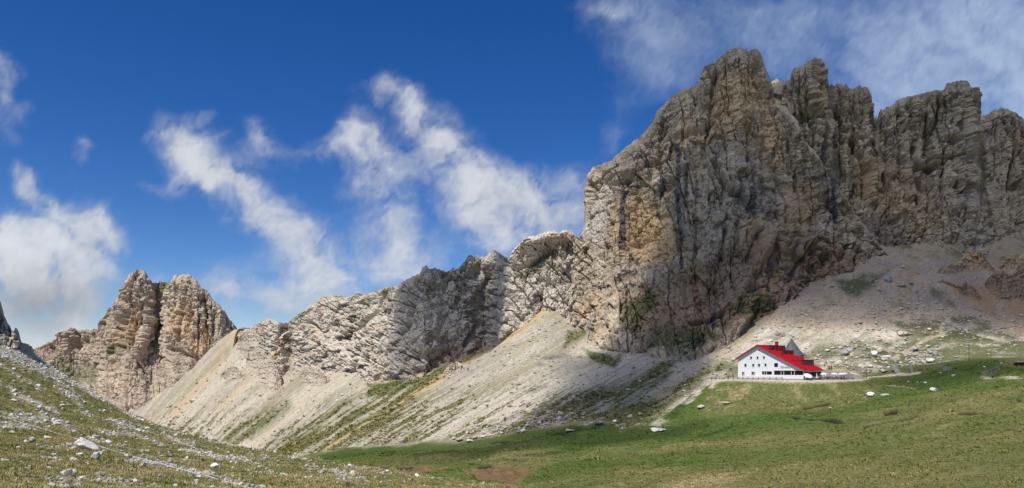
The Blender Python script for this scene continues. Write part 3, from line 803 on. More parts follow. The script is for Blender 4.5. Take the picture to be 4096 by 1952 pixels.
massif('far_mountain', 'far grey-beige rock mountain with twin heads', SKY_FAR,
  [(60,1470),(150,1460),(300,1570),(420,1650),(690,1690),(720,1660),(800,1560),(870,1470),(945,1340),(960,1430)],
  [(60,1010),(300,1000),(420,985),(520,950),(600,955),(640,985),(700,940),(780,925),(850,930),(920,945),(960,950)], 400, 170,
  base_d=[(60,980),(300,940),(420,880),(600,850),(700,845),(800,850),(880,870),(960,900)],
  relief=[([(607,1120),(625,1200),(640,1290),(620,1360),(590,1400)],8,-15),([(575,1090),(560,1200),(585,1320),(560,1440)],20,12),([(530,1110),(500,1200),(480,1330),(450,1450)],14,8),
          ([(460,1215),(470,1280),(500,1330)],6,-12),([(545,1085),(535,1180),(525,1290),(500,1400)],5,-9),([(590,1110),(592,1200),(600,1300)],9,9),([(650,1140),(670,1240),(660,1340)],6,-8),([(760,1110),(770,1200),(765,1300),(780,1400)],5,-8),([(720,1110),(715,1220),(720,1330)],12,7),([(500,1150),(490,1260)],8,7),([(820,1190),(830,1290),(845,1400)],5,-14),([(735,1330),(728,1390)],8,-10),([(290,1315),(310,1340),(320,1400)],12,-18),([(345,1360),(350,1400)],9,-10),([(275,1330),(280,1420)],14,10),
          ([(860,1240),(890,1330),(880,1400)],16,10),([(700,1400),(790,1440),(800,1500)],8,-10),([(495,1390),(540,1440),(600,1540)],9,-12)] + grooves(400, 930, 30, 1130, 1480, 5, -8, 3, -20),
  amp=1.2, seed=100, paint=paint_far, thick=120, jag=3.4, cell=(10, 26), tilt=(.05, 1), rib=1.9)

# --- the long ridge
SKY_RIDGE = [(925,1420),(940,1340),(950,1318),(965,1310),(1000,1308),(1040,1285),(1065,1272),(1090,1275),(1130,1292),(1150,1290),(1165,1275),(1190,1258),(1220,1240),(1240,1217),(1265,1207),(1285,1186),(1320,1180),(1360,1178),(1388,1190),(1420,1170),(1460,1175),(1500,1162),(1560,1142),(1585,1142),(1610,1125),(1645,1105),(1680,1090),(1690,1066),(1705,1060),(1718,1072),(1740,1070),(1790,1087),(1812,1070),(1830,1072),(1860,1045),(1870,1022),(1885,1018),(1896,1026),(1908,1018),(1922,1025),(1945,1024),(1960,1005),(1975,996),(1990,1003),(2010,1020),(2035,1031),(2045,1005),(2060,990),(2100,950),(2150,937),(2180,926),(2220,919),(2235,930),(2250,920),(2268,914),(2285,920),(2308,948),(2340,960),(2420,980),(2480,1200)]
def paint_ridge(Cc, n):
    px, py = n['px'], n['py']
    Cc = mixcol(Cc, (.56, .51, .435), .72 * (.75 + .5 * n['hid']) * np.ones_like(px) * sstep(2330, 2250, px))
    q = 10 * n['tone2']
    for poly, m in (([(1525,1165),(1575,1143),(1560,1170),(1530,1182)],.95),([(1190,1262),(1222,1245),(1215,1280),(1195,1280)],.8),([(1330,1182),(1375,1180),(1380,1200),(1340,1205)],.6),([(1440,1205),(1480,1190),(1470,1215),(1420,1240)],.7),([(1760,1085),(1795,1090),(1780,1120),(1765,1110)],.8),
                    ([(1990,1005),(2035,1033),(2025,1055),(2000,1030)],.8),([(1700,1160),(1740,1120),(1760,1140),(1710,1190)],.7),([(2050,1110),(2150,1060),(2210,1070),(2120,1100),(2060,1130)],.65),([(1885,1030),(1940,1030),(1960,1060),(1900,1080)],.55),([(1110,1370),(1140,1355),(1140,1385),(1115,1390)],.8),([(1400,1230),(1480,1210),(1440,1300),(1400,1290)],.3),([(1800,1120),(1840,1100),(1830,1150)],.5)):
        Cc = steep_grass(Cc, poly_mask(px + q, py + 8 * n['fine'], poly, 9), n, m, (.125, .145, .05), -.15)
    for pts, w in (([(950,1316),(935,1370),(900,1430),(860,1500)],20),([(1285,1215),(1280,1260),(1262,1330),(1262,1380)],7),([(1110,1400),(1070,1470),(1020,1540)],16),([(1140,1340),(1120,1370),(1095,1420)],9),([(1035,1390),(1010,1440),(1000,1480)],9),([(1230,1270),(1260,1320)],5),([(1320,1480),(1380,1450)],0.1),([(1005,1360),(1040,1400),(1060,1420)],5)):
        dd, _ = seg_dist(px + q * .4, py, pts)
        Cc = mixcol(Cc, (.55, .42, .26), sstep(w, w * .4, dd) * .85)
    for poly in ([(1780,1400),(1860,1370),(1830,1450),(1760,1500),(1700,1520),(1640,1540),(1640,1500)],[(1960,1080),(2000,1060),(1990,1080)],[(1500,1510),(1580,1510),(1560,1540),(1490,1545)],[(2150,1020),(2260,980),(2280,1000),(2200,1030)]):
        Cc = mixcol(Cc, (.40, .27, .15), poly_mask(px + q, py + q, poly, 14) * .55)
    return Cc
massif('long_ridge', 'long pale rock ridge falling from the great cliffs to the notch', SKY_RIDGE,
  [(925,1425),(950,1345),(1000,1420),(1050,1510),(1110,1540),(1160,1480),(1220,1490),(1300,1500),(1380,1495),(1480,1535),(1600,1535),(1700,1512),(1780,1460),(1860,1430),(1930,1390),(2010,1370),(2090,1310),(2180,1250),(2280,1300),(2420,1400),(2480,1420)],
  .62, 650, 212,
  relief=[([(1135,1300),(1120,1350),(1090,1400)],10,-12),([(1240,1290),(1270,1320),(1290,1370)],8,-8),([(1540,1160),(1500,1250),(1440,1310),(1380,1340)],7,-9),([(1660,1230),(1620,1320),(1600,1340)],9,-9),([(1450,1380),(1430,1430),(1410,1520)],7,-9),([(1560,1460),(1530,1480),(1500,1530)],6,-8),
          ([(1650,1430),(1720,1420),(1760,1450)],20,-10),([(1640,1480),(1700,1475),(1740,1480)],14,-9),([(1560,1525),(1590,1520)],14,-7),([(1850,1390),(1880,1340),(1905,1290)],11,-12),([(2210,1010),(2150,1045),(2060,1075)],9,-8),([(2100,1000),(2180,970),(2260,950)],26,9),([(2020,1035),(2040,1070)],6,-8),([(1340,1330),(1360,1290)],6,-6),([(1960,1050),(1920,1120),(1870,1200)],12,6)],
  amp=1.0, seed=200, paint=paint_ridge, thick=70, jag=1.2, cell=(9, 9), tilt=(.85, 1), rib=.55, lean=1.25)

# --- the great cliff
SKY_MAIN = [(2140,1290),(2180,1225),(2240,1120),(2280,1030),(2305,960),(2330,925),(2340,880),(2343,780),(2345,705),(2370,668),(2440,642),(2500,590),(2560,545),(2600,500),(2630,440),(2655,418),(2690,377),(2740,352),(2785,338),(2800,300),(2815,265),(2860,247),(2890,215),(2915,197),(2960,188),(2985,195),(2996,203),(3010,196),(3030,195),(3045,215),(3055,250),(3075,300),(3085,325),(3092,380),(3110,400),(3150,440),(3190,478),(3205,520),(3225,570),(3260,600),(3285,640),(3310,700),(3345,740),(3380,780),(3420,850),(3460,900),(3520,980),(3570,1040),(3610,1100)]
def paint_main(Cc, n):
    px, py = n['px'], n['py']; q = 16 * n['tone2']; q2 = 14 * n['tone']
    # warm ochre faces
    for poly, m in (([(2440,850),(2560,780),(2700,900),(2760,1000),(2640,1080),(2480,1050),(2440,980)],.75),([(2520,900),(2640,880),(2700,1000),(2600,1050),(2520,1000)],.65),([(2900,300),(3050,280),(3060,420),(2960,520),(2860,500),(2840,400)],.65),([(2700,540),(2760,480),(2790,560),(2720,590)],.5),([(3150,750),(3250,720),(3300,850),(3200,950),(3080,940)],.55),([(2950,880),(3060,860),(3040,960),(2940,980)],.6),([(2380,760),(2440,740),(2470,820),(2400,850)],.45)):
        Cc = mixcol(Cc, (.53, .375, .21), poly_mask(px + q2 * 1.6, py + q * 1.6, poly, 34) * m)
    # red foot of the wall
    red = poly_mask(px + q * 2, py + q2 * 2, [(2450,1210),(2640,1120),(2800,1040),(3000,930),(3200,960),(3400,1000),(3600,1080),(3400,1130),(3200,1180),(3060,1290),(2880,1330),(2640,1370),(2480,1330)], 55)
    Cc = mixcol(Cc, (.25, .172, .112), red * .80)
    Cc = mixcol(Cc, (.32, .185, .105), red * sstep(.05, .5, n['tone2'] + .4 * n['tone']) * .6)
    # dark water streaks
    for pts, w in (([(2715,600),(2712,760),(2716,900),(2722,1060)],13),([(2660,720),(2640,790),(2630,860)],16),([(2510,730),(2500,830),(2505,920),(2500,1010)],15),([(2750,690),(2740,780)],9),([(2390,840),(2380,960)],9),([(2590,640),(2588,700)],7),([(2960,720),(2950,800),(2980,860)],18),([(3000,760),(3010,880)],12),([(3330,720),(3335,830),(3345,900)],12),([(2860,1230),(2850,1310)],12)):
        dd, _ = seg_dist(px + 6 * n['tone2'], py, pts)
        Cc = mixcol(Cc, (.090, .090, .105), sstep(w, w * .3, dd + 5 * n['fine'] + 4 * n['tone2']) * .85)
    # grass on the foot slopes
    for poly, m in (([(2500,1230),(2590,1165),(2650,1180),(2600,1260),(2520,1330),(2470,1300)],.85),([(2930,1200),(3010,1170),(3060,1190),(3070,1260),(2990,1300),(2940,1260)],.85),([(2640,1300),(2760,1330),(2860,1300),(2800,1370),(2660,1400),(2560,1420)],.75),([(2700,1360),(2820,1330),(2880,1340),(2760,1440),(2680,1440)],.6),([(2640,1120),(2760,1090),(2860,1040),(2880,1060),(2760,1130),(2650,1160)],.35),([(3060,1020),(3160,1000),(3300,1060),(3140,1080)],.3),([(3400,1110),(3540,1090),(3560,1100),(3500,1170),(3440,1180)],.9),([(2250,1310),(2340,1270),(2420,1290),(2380,1340),(2270,1360)],.5)):
        Cc = steep_grass(Cc, poly_mask(px + q, py + 10 * n['fine'], poly, 16), n, m, (.085, .100, .038), -.2)
    Cc = mixcol(Cc, (.47, .43, .375), poly_mask(px + q, py + q, [(2300,960),(2350,860),(2400,740),(2480,700),(2440,900),(2430,1080),(2380,1260),(2300,1380),(2180,1260)], 40) * .75)
    # blackish lichen on the upper heads
    Cc = mixcol(Cc, (.22, .21, .20), sstep(.1, .5, n['tone2'] - .5 * n['tone'] + .3 * (n['gid'] - .5)) * sstep(3050, 3250, px) * .4)
    return Cc
massif('great_cliff', 'great dark limestone cliff towering over the white house', SKY_MAIN,
  [(2140,1300),(2185,1252),(2230,1330),(2300,1395),(2380,1425),(2460,1435),(2540,1425),(2620,1440),(2760,1458),(2830,1440),(2910,1395),(3020,1315),(3110,1240),(3200,1165),(3300,1118),(3400,1112),(3520,1078),(3570,1058),(3610,1110)],
  [(2140,460),(2300,478),(2345,478),(2450,455),(2600,440),(2800,432),(3000,430),(3090,440),(3200,428),(3350,418),(3500,412),(3610,405)], 690, 380,
  relief=[([(2990,200),(3012,300),(3050,380),(3045,430)],6,-7),([(2330,720),(2380,760),(2330,880)],14,-6),([(2470,660),(2420,700),(2390,760)],7,-7),([(2430,700),(2520,690),(2550,720)],20,3.5),([(2440,750),(2500,740),(2545,735)],9,-4),([(2700,720),(2650,760),(2620,830)],15,-8),
          ([(2980,520),(2985,650)],4,-6),([(3085,330),(3120,430),(3190,500),(3260,640),(3300,780)],22,7),([(2850,640),(2880,720),(2900,760),(2960,800)],9,-7),([(2930,770),(3000,830),(3010,900)],10,-6),([(2640,640),(2560,700),(2480,780)],9,-6),([(2620,460),(2560,560),(2590,600)],10,-6),
          ([(2860,480),(2820,520),(2740,560)],13,-6),([(2540,1000),(2580,960),(2640,920)],12,-6),([(2440,980),(2400,1080),(2370,1150)],9,-9),([(2310,1160),(2370,1100),(2440,1000)],7,-7),([(2360,1240),(2300,1250)],7,-6),([(2400,1400),(2440,1415),(2470,1420)],11,-9),([(2440,1330),(2470,1350)],8,-5),
          ([(2750,1300),(2830,1290),(2900,1250)],8,-6),([(3060,1050),(3075,1180),(3100,1240)],8,-7),([(3230,980),(3160,1100),(3150,1150)],7,-5),([(3300,800),(3350,880),(3380,1000)],9,-6),([(3180,960),(3260,980),(3320,1040)],16,5),([(2860,1390),(2830,1420)],12,-6),([(2730,1450),(2800,1400)],14,4),
          ([(2480,480),(2540,600)],10,3),([(2800,280),(2760,420),(2700,560)],24,4),([(3060,900),(3040,1000),(2960,1150),(2860,1280)],26,5),([(3060,1180),(2960,1280),(2870,1420)],22,4),([(2600,520),(2540,700),(2500,900),(2450,1100)],30,5),([(2780,360),(2760,600),(2700,800)],30,4),([(2960,220),(2950,500),(2900,760)],36,5),([(2860,260),(2840,480),(2800,650)],9,-6),([(2660,440),(2640,620),(2600,760)],8,-5),([(3050,450),(3060,700),(3040,900)],9,-8),([(3150,560),(3180,760),(3200,900)],8,-8),([(2800,760),(2790,950),(2760,1080)],8,-6),([(2900,900),(2880,1050)],9,-7)] + grooves(2960, 3480, 75, 900, 1150, 8, -3.5, 8, -30),
  amp=.92, seed=300, paint=paint_main, thick=80, jag=1.0, cell=(10, 15), tilt=(.18, 1), rib=.75, lean=1.5)

# --- the towers behind it
SKY_TOWERS = [(3040,420),(3070,345),(3088,318),(3100,316),(3115,312),(3125,322),(3145,322),(3160,317),(3167,300),(3170,272),(3190,265),(3212,258),(3225,242),(3245,236),(3262,226),(3285,232),(3298,242),(3302,262),(3312,310),(3318,340),(3326,333),(3335,338),(3350,332),(3368,330),(3376,338),(3385,330),(3398,348),(3412,352),(3424,345),(3440,337),(3452,342),(3465,342),(3478,362),(3487,378),(3488,410),(3505,450),(3500,485),(3510,515),(3530,600),(3560,800),(3590,1000)]
def paint_tower(Cc, n):
    px, py = n['px'], n['py']; q = 14 * n['tone2']
    Cc = mixcol(Cc, (.37, .31, .235), .45 * np.ones_like(px))
    Cc = mixcol(Cc, (.42, .30, .175), poly_mask(px + q, py + q, [(3240,330),(3290,300),(3310,400),(3270,480),(3220,440)], 24) * .4)
    Cc = mixcol(Cc, (.42, .30, .165), poly_mask(px + q, py + q, [(3420,620),(3560,640),(3640,700),(3650,860),(3560,880),(3440,820)], 40) * .5)
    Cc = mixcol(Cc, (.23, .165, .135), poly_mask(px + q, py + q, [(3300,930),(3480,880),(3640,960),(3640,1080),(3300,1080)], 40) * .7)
    Cc = mixcol(Cc, (.13, .13, .14), sstep(14, 4, seg_dist(px + q * .4, py, [(3325,720),(3340,830),(3350,900)])[0]) * .7)
    return Cc
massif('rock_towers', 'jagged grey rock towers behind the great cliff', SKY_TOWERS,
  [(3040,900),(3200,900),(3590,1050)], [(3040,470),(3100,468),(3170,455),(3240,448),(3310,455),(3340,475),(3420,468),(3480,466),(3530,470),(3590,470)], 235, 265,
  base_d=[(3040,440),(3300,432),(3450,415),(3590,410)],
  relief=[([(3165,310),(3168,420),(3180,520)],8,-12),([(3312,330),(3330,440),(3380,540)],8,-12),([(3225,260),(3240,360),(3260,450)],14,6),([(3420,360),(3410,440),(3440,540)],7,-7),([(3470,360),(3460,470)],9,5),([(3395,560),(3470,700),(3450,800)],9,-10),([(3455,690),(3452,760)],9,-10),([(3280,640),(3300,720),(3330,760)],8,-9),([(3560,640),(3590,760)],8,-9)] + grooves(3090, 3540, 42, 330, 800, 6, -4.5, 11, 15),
  amp=.95, seed=400, paint=paint_tower, thick=60, jag=1.6, cell=(8, 17), tilt=(.05, 1), rib=1.0, lean=1.6)

SKY_BLOCK = [(3440,700),(3480,580),(3500,535),(3508,515),(3514,480),(3519,445),(3524,430),(3530,437),(3550,424),(3568,420),(3588,398),(3600,390),(3640,384),(3665,376),(3700,367),(3740,361),(3778,357),(3784,332),(3792,326),(3800,331),(3818,324),(3845,318),(3862,320),(3878,330),(3882,348),(3903,390),(3905,455),(3891,500),(3886,560),(3900,650),(3930,720),(3950,800),(3970,880),(4000,960),(4040,1000)]
massif('rock_block', 'broad flat-topped grey rock block right of the towers', SKY_BLOCK,
  [(3440,950),(3600,960),(3760,950),(3850,945),(3960,975),(4040,1005)], [(3440,460),(3520,455),(3600,450),(3700,448),(3800,440),(3870,442),(3905,455),(3960,445),(4040,430)], 285, 265,
  base_d=[(3440,422),(3600,422),(3800,420),(3960,418),(4040,418)],
  relief=[([(3620,420),(3640,500),(3650,600)],7,-6),([(3760,380),(3745,470),(3735,540)],6,-6),([(3870,350),(3880,460),(3870,560),(3890,650)],14,5),([(3720,520),(3700,600),(3690,640)],14,-9),([(3780,570),(3830,560)],14,-8),([(3650,680),(3720,680),(3780,650)],9,-9),([(3660,730),(3690,780)],12,-8),([(3820,740),(3840,780)],14,-7),([(3540,450),(3560,560),(3600,640)],16,5),([(3520,640),(3550,760)],8,-9),([(3700,650),(3840,620),(3900,640)],9,-6)] + grooves(3540, 3960, 52, 400, 850, 7, -4.5, 14, 12),
  amp=.95, seed=500, paint=paint_tower, thick=60, jag=1.2, cell=(9, 14), tilt=(.1, 1), rib=.9, lean=1.6)

SKY_LAST = [(3850,700),(3880,500),(3892,485),(3905,468),(3930,460),(3950,456),(3970,440),(3990,432),(4000,427),(4030,430),(4045,442),(4062,446),(4080,460),(4096,478),(4150,470),(4250,430),(4400,520),(4600,600),(4800,900)]
massif('rock_wall', 'dark grey rock wall closing the view at the right edge', SKY_LAST,
  [(3850,1000),(4000,1005),(4800,1050)], [(3850,500),(4000,490),(4200,470),(4500,450),(4800,440)], 190, 200,
  base_d=[(3850,455),(4000,440),(4800,420)],
  relief=[([(3910,480),(3920,600),(3950,720)],12,-10),([(4050,460),(4060,600),(4040,760)],8,-8),([(3980,450),(3990,600)],16,5)],
  amp=1.0, seed=600, paint=paint_tower, thick=60, jag=1.4, cell=(9, 15), tilt=(.05, 1), rib=1.0, lean=1.6)
# --- the near crag at the left edge, and brown outcrops above the right-hand slope
massif('rock_outcrop', 'rugged white crag at the left edge above the spur', [(-320,700),(-150,1000),(-60,1120),(-10,1200),(5,1232),(10,1255),(25,1290),(40,1310),(60,1335),(70,1352),(75,1370),(85,1366),(100,1370),(118,1380),(120,1392),(110,1402),(125,1420),(138,1440)],
  [(-320,1240),(-100,1345),(0,1382),(40,1398),(70,1408),(100,1424),(125,1436),(138,1445)], .45, 150, 84, dmin=55, amp=1.0, seed=700, paint=paint_crag, thick=8, jag=1.2, sink=.8, ms=.2, category='crag')
def paint_pale(Cc, n):
    return mixcol(Cc, (.50, .44, .36), .6 * np.ones_like(n['U']))
for k_, (lb_, sk_, bs_, ms_) in enumerate((
  ('pale rock rib standing out of the left scree below the notch', [(985,1440),(1000,1400),(1020,1385),(1045,1395),(1070,1420),(1095,1450),(1115,1490),(1130,1530)], [(985,1450),(1020,1490),(1060,1560),(1100,1580),(1130,1545)], .55),
  ('broad rock shoulder right of the orange chute at the notch', [(952,1350),(968,1328),(1000,1313),(1035,1302),(1062,1325),(1085,1370),(1095,1420)], [(952,1395),(980,1440),(1015,1480),(1055,1480),(1095,1440)], .6),
  ('low rock step on the left scree under the long ridge', [(880,1500),(900,1478),(925,1462),(950,1470),(970,1500)], [(880,1510),(915,1530),(950,1530),(970,1512)], .4),
  ('rounded rock knob beside the ochre streak of the scree', [(1778,1482),(1800,1458),(1828,1446),(1846,1455),(1856,1474)], [(1778,1512),(1800,1508),(1830,1492),(1856,1480)], .35),
  ('broken rock rib where the ridge runs down into the scree', [(1200,1500),(1225,1470),(1260,1465),(1290,1480),(1320,1520)], [(1200,1512),(1240,1545),(1290,1550),(1320,1530)], .45),
  ('small rock rib above the orange chute at the notch', [(1035,1345),(1060,1322),(1090,1320),(1120,1350),(1140,1400)], [(1035,1360),(1070,1410),(1110,1450),(1140,1420)], .5))):
    massif('rock_outcrop', lb_, sk_, bs_, .75, 110, 56, amp=.85, seed=780 + 3 * k_, paint=paint_pale, thick=10 * ms_ + 4, jag=1.0, sink=3, ms=ms_, category='outcrop')
def paint_brown(Cc, n):
    Cc = mixcol(Cc, (.44, .30, .175), .8 * np.ones_like(n['U']))
    return mixcol(Cc, (.56, .40, .22), sstep(.0, .5, n['tone'] + .5 * n['tone2']) * .7)
def paint_dark(Cc, n):
    Cc = mixcol(Cc, (.29, .195, .125), .8 * np.ones_like(n['U']))
    return mixcol(Cc, (.40, .26, .145), sstep(.0, .5, n['tone'] + .5 * n['tone2']) * .6)
massif('rock_outcrop', 'ochre-brown broken outcrop below the flat-topped block', [(3740,1090),(3760,1075),(3790,1060),(3800,1048),(3812,1056),(3830,1050),(3850,1030),(3870,1000),(3885,995),(3900,1012),(3930,1012),(3950,1040),(3965,1062),(3985,1085)],
  [(3740,1095),(3770,1102),(3800,1108),(3850,1092),(3900,1100),(3940,1096),(3985,1092)], .6, 170, 70, amp=.8, seed=720, paint=paint_brown, thick=8, jag=1.0, sink=2, ms=.32, category='outcrop')
massif('rock_outcrop', 'dark brown crumbling outcrop at the right edge of the scree', [(3940,1140),(3955,1110),(3975,1092),(3990,1085),(4012,1082),(4030,1094),(4050,1100),(4068,1070),(4090,1052),(4140,1040),(4230,1060),(4300,1150)],
  [(3940,1145),(3965,1180),(4005,1200),(4060,1206),(4100,1202),(4200,1205),(4300,1180)], .6, 180, 90, amp=.9, seed=740, paint=paint_dark, thick=10, jag=1.0, sink=2, ms=.36, category='outcrop')
massif('rock_outcrop', 'ochre cliff band under the grassy ledge at the right edge', [(3990,1080),(4010,1040),(4040,1022),(4070,1030),(4100,1012),(4160,1005),(4260,1030),(4330,1090)],
  [(3990,1088),(4020,1085),(4060,1080),(4100,1070),(4200,1075),(4330,1100)], .6, 150, 60, amp=.8, seed=750, paint=paint_brown, thick=8, jag=1.0, sink=2, ms=.32, category='outcrop')
massif('rock_outcrop', 'small reddish outcrop on the brown scree slope', [(3745,1135),(3765,1120),(3800,1128),(3840,1150),(3862,1125),(3878,1140),(3900,1150),(3920,1185),(3940,1205)],
  [(3745,1140),(3780,1140),(3830,1165),(3870,1195),(3910,1210),(3940,1208)], .8, 120, 50, amp=.9, seed=760, paint=paint_dark, thick=6, jag=1.0, sink=2, ms=.28, category='outcrop')
print('massifs', round(time.time() - T0, 1))
# ------------------------------------------------------------------ unseen cloud overhead, its thickness shaped to shade parts of the mountains
CZ = 470.0
def to_cloud(px_, py_, d_):
    v = P(px_, py_, d_)
    k = (CZ - v.z) / SUN.z
    return (v.x + SUN.x * k, v.y + SUN.y * k)
SHADE = [
 # (points, softness in metres, optical depth)
 ([(2440,640,455),(2560,545,445),(2660,420,440),(2800,200,432),(2950,60,430),(3270,90,455),(3500,190,470),(3850,130,455),(4100,260,500),(4600,250,520),(4900,900,470),(4600,1330,320),(4096,1325,318),(3700,1305,333),(3400,1325,340),(3150,1300,345),(3050,1285,350),(2900,1385,338),(2780,1440,330),(2660,1440,345),(2640,1330,375),(2660,1200,395),(2700,1000,412),(2660,850,425),(2560,740,440)], 15, 1.9),
 ([(2640,1010,412),(2850,930,412),(3100,900,410),(3450,880,405),(3600,1000,400),(3560,1080,396),(3300,1120,384),(3100,1230,362),(2960,1340,345),(2780,1440,332),(2560,1420,362),(2520,1300,385),(2580,1150,400)], 12, 2.5),
 ([(2420,640,455),(2500,590,448),(2600,760,440),(2640,900,425),(2600,1100,405),(2520,1250,392),(2440,1180,405),(2430,1000,420),(2420,800,445)], 14, .75),
 ([(1690,1230,545),(1760,1110,555),(1860,1070,545),(1990,990,525),(2050,985,520),(2300,900,490),(2345,930,488),(2215,1050,488),(2100,1170,478),(2050,1280,470),(1990,1370,462),(1880,1430,470),(1700,1515,495),(1600,1540,510),(1570,1470,530),(1640,1330,540)], 6, 1.9),
 ([(x_, y_, ground_hit(x_, y_, 225)) for x_, y_ in ((2310,1440),(2480,1425),(2620,1440),(2790,1455),(2750,1530),(2640,1640),(2500,1712),(2280,1725),(2060,1735),(2190,1600))], 7, 2.0),
 ([(3500,1470,270),(3800,1430,262),(4400,1420,250),(4400,1500,200),(3800,1530,205),(3560,1545,235)], 10, .9),
 ([(1500,1850,180),(1800,1790,250),(2300,1720,250),(2800,1690,215),(2700,1740,190),(2200,1800,180),(1800,1850,150)], 9, .8),
]
polys = [([to_cloud(*p) for p in pts], soft, od) for pts, soft, od in SHADE]
allp = np.array([p for pl in polys for p in pl[0]])
lo, hi = allp.min(0) - 60, allp.max(0) + 60
step = 5.0
cx_, cy_ = np.meshgrid(np.arange(lo[0], hi[0], step), np.arange(lo[1], hi[1], step))
OD = np.zeros_like(cx_)
cwx = cx_ + 12 * fbm(cx_ / 45, cy_ / 45, 4, 700); cwy = cy_ + 12 * fbm(cx_ / 45, cy_ / 45, 4, 705)
for pl, soft, od in polys:
    OD = np.maximum(OD, od * poly_mask(cwx, cwy, pl, soft))
OD = np.maximum(OD * (1 + .28 * fbm(cx_ / 30, cy_ / 30, 4, 710)) - .02, 0)
OD[0] = OD[-1] = 0; OD[:, 0] = OD[:, -1] = 0
RHO = .02
TH = OD / RHO * SUN.z
r_, c_ = OD.shape
idx = np.arange(r_ * c_).reshape(r_, c_)
act = (np.maximum.reduce([OD[:-1, :-1], OD[1:, :-1], OD[:-1, 1:], OD[1:, 1:]]) > 0)
i00 = idx[:-1, :-1][act]; i01 = idx[:-1, 1:][act]; i11 = idx[1:, 1:][act]; i10 = idx[1:, :-1][act]
top = np.stack([i00, i01, i11, i10], -1); bot = np.stack([i00, i10, i11, i01], -1) + r_ * c_
rim = idx.ravel()[(OD <= 0).ravel()]
bot = np.where((OD.ravel()[bot - r_ * c_] <= 0), bot - r_ * c_, bot)      # top and bottom share the rim
vt = np.stack([cx_, cy_, CZ + TH * .8], -1).reshape(-1, 3); vb = np.stack([cx_, cy_, CZ - TH * .2], -1).reshape(-1, 3)
verts = np.concatenate([vt, vb]); faces = np.concatenate([top, bot])
used = np.unique(faces); remap = np.zeros(len(verts), int); remap[used] = np.arange(len(used))
cme = bpy.data.meshes.new('cloud')
cme.from_pydata(verts[used].tolist(), [], remap[faces].tolist())
t = NT('cloud_vapour'); t.N.remove(t.b)
pv = t.new('ShaderNodeVolumePrincipled')
pv.inputs['Color'].default_value = (1, 1, 1, 1); pv.inputs['Density'].default_value = RHO; pv.inputs['Anisotropy'].default_value = .6
t.L.new(pv.outputs[0], t.N['Material Output'].inputs['Volume'])
cme.materials.append(t.m)
put('cloud', cme, kind='stuff', label='unseen cloud overhead, shaped to shade the cliffs, ridge and scree', category='cloud')
print('cloud', round(time.time() - T0, 1), len(faces))
# ------------------------------------------------------------------ stones and grass
def ground_zv(pxa, da):
    ci = np.clip(np.searchsorted(cols, pxa), 1, len(cols) - 1); ri = np.clip(np.searchsorted(rings, da), 1, len(rings) - 1)
    tx = np.clip((pxa - cols[ci - 1]) / (cols[ci] - cols[ci - 1]), 0, 1); ty = np.clip((da - rings[ri - 1]) / (rings[ri] - rings[ri - 1]), 0, 1)
    a = lerp(GZ[ri - 1, ci - 1], GZ[ri - 1, ci], tx); b = lerp(GZ[ri, ci - 1], GZ[ri, ci], tx)
    return lerp(a, b, ty), ri, ci

def stone_mesh(name, seed, sub=2, squash=(1, .8, .6), cuts=9, rough=.10):
    """an angular block: a ball cut by random planes, roughened"""
    rs = np.random.default_rng(seed)
    bm = bmesh.new()
    bmesh.ops.create_icosphere(bm, subdivisions=sub, radius=1.0)
    v = np.array([p.co[:] for p in bm.verts])
    for _ in range(cuts):
        n = rs.normal(size=3); n /= np.linalg.norm(n)
        h = rs.uniform(.45, .85)
        s = np.maximum(v @ n - h, 0)
        v -= s[:, None] * n
    v *= (1 + rough * fbm(v[:, 0] * 2.2 + seed, v[:, 1] * 2.2 + v[:, 2] * 1.7, 3, seed))[:, None]
    v *= np.array(squash)
    e = (v.max(0) - v.min(0)); v /= e[0]; v[:, 0] -= (v[:, 0].max() + v[:, 0].min()) / 2
    v[:, 2] -= v[:, 2].min() + .12 * (v[:, 2].max() - v[:, 2].min())     # bedded a little in the ground
    for p, c in zip(bm.verts, v): p.co = c
    me = bpy.data.meshes.new(name); bm.to_mesh(me); bm.free()
    me.polygons.foreach_set('use_smooth', np.zeros(len(me.polygons), bool))
    return me

def stone_material(name, a, b, stain):
    t = NT(name, .92, .1)
    v = t.coords('Object')
    oi = t.new('ShaderNodeObjectInfo')
    m = t.mix(t.ramp(t.noise(v, 2.6, 5, .65), .35, .65), a, b)
    m = t.mix(t.ramp(t.noise(v, 6.0, 4, .6, .6), .58, .72, 0, .65), m, stain)
    t.base(t.scale(m, t.ramp(oi.outputs['Random'], 0, 1, .82, 1.15)))
    t.bump(t.noise(v, 9, 5, .65), .8, .06)
    return t.m
lime = stone_material('limestone', (.54, .52, .47), (.43, .41, .36), (.22, .21, .19))
lime_warm = stone_material('limestone_warm', (.50, .43, .33), (.40, .33, .24), (.20, .17, .13))
lime_grey = stone_material('limestone_grey', (.37, .365, .35), (.29, .285, .275), (.13, .13, .125))
lime_bleached = stone_material('limestone_bleached', (.74, .71, .65), (.63, .60, .54), (.36, .34, .30))

def hidden_collection(name, meshes):
    c = bpy.data.collections.new(name)
    for m in meshes:
        c.objects.link(bpy.data.objects.new(m.name, m))
    return c

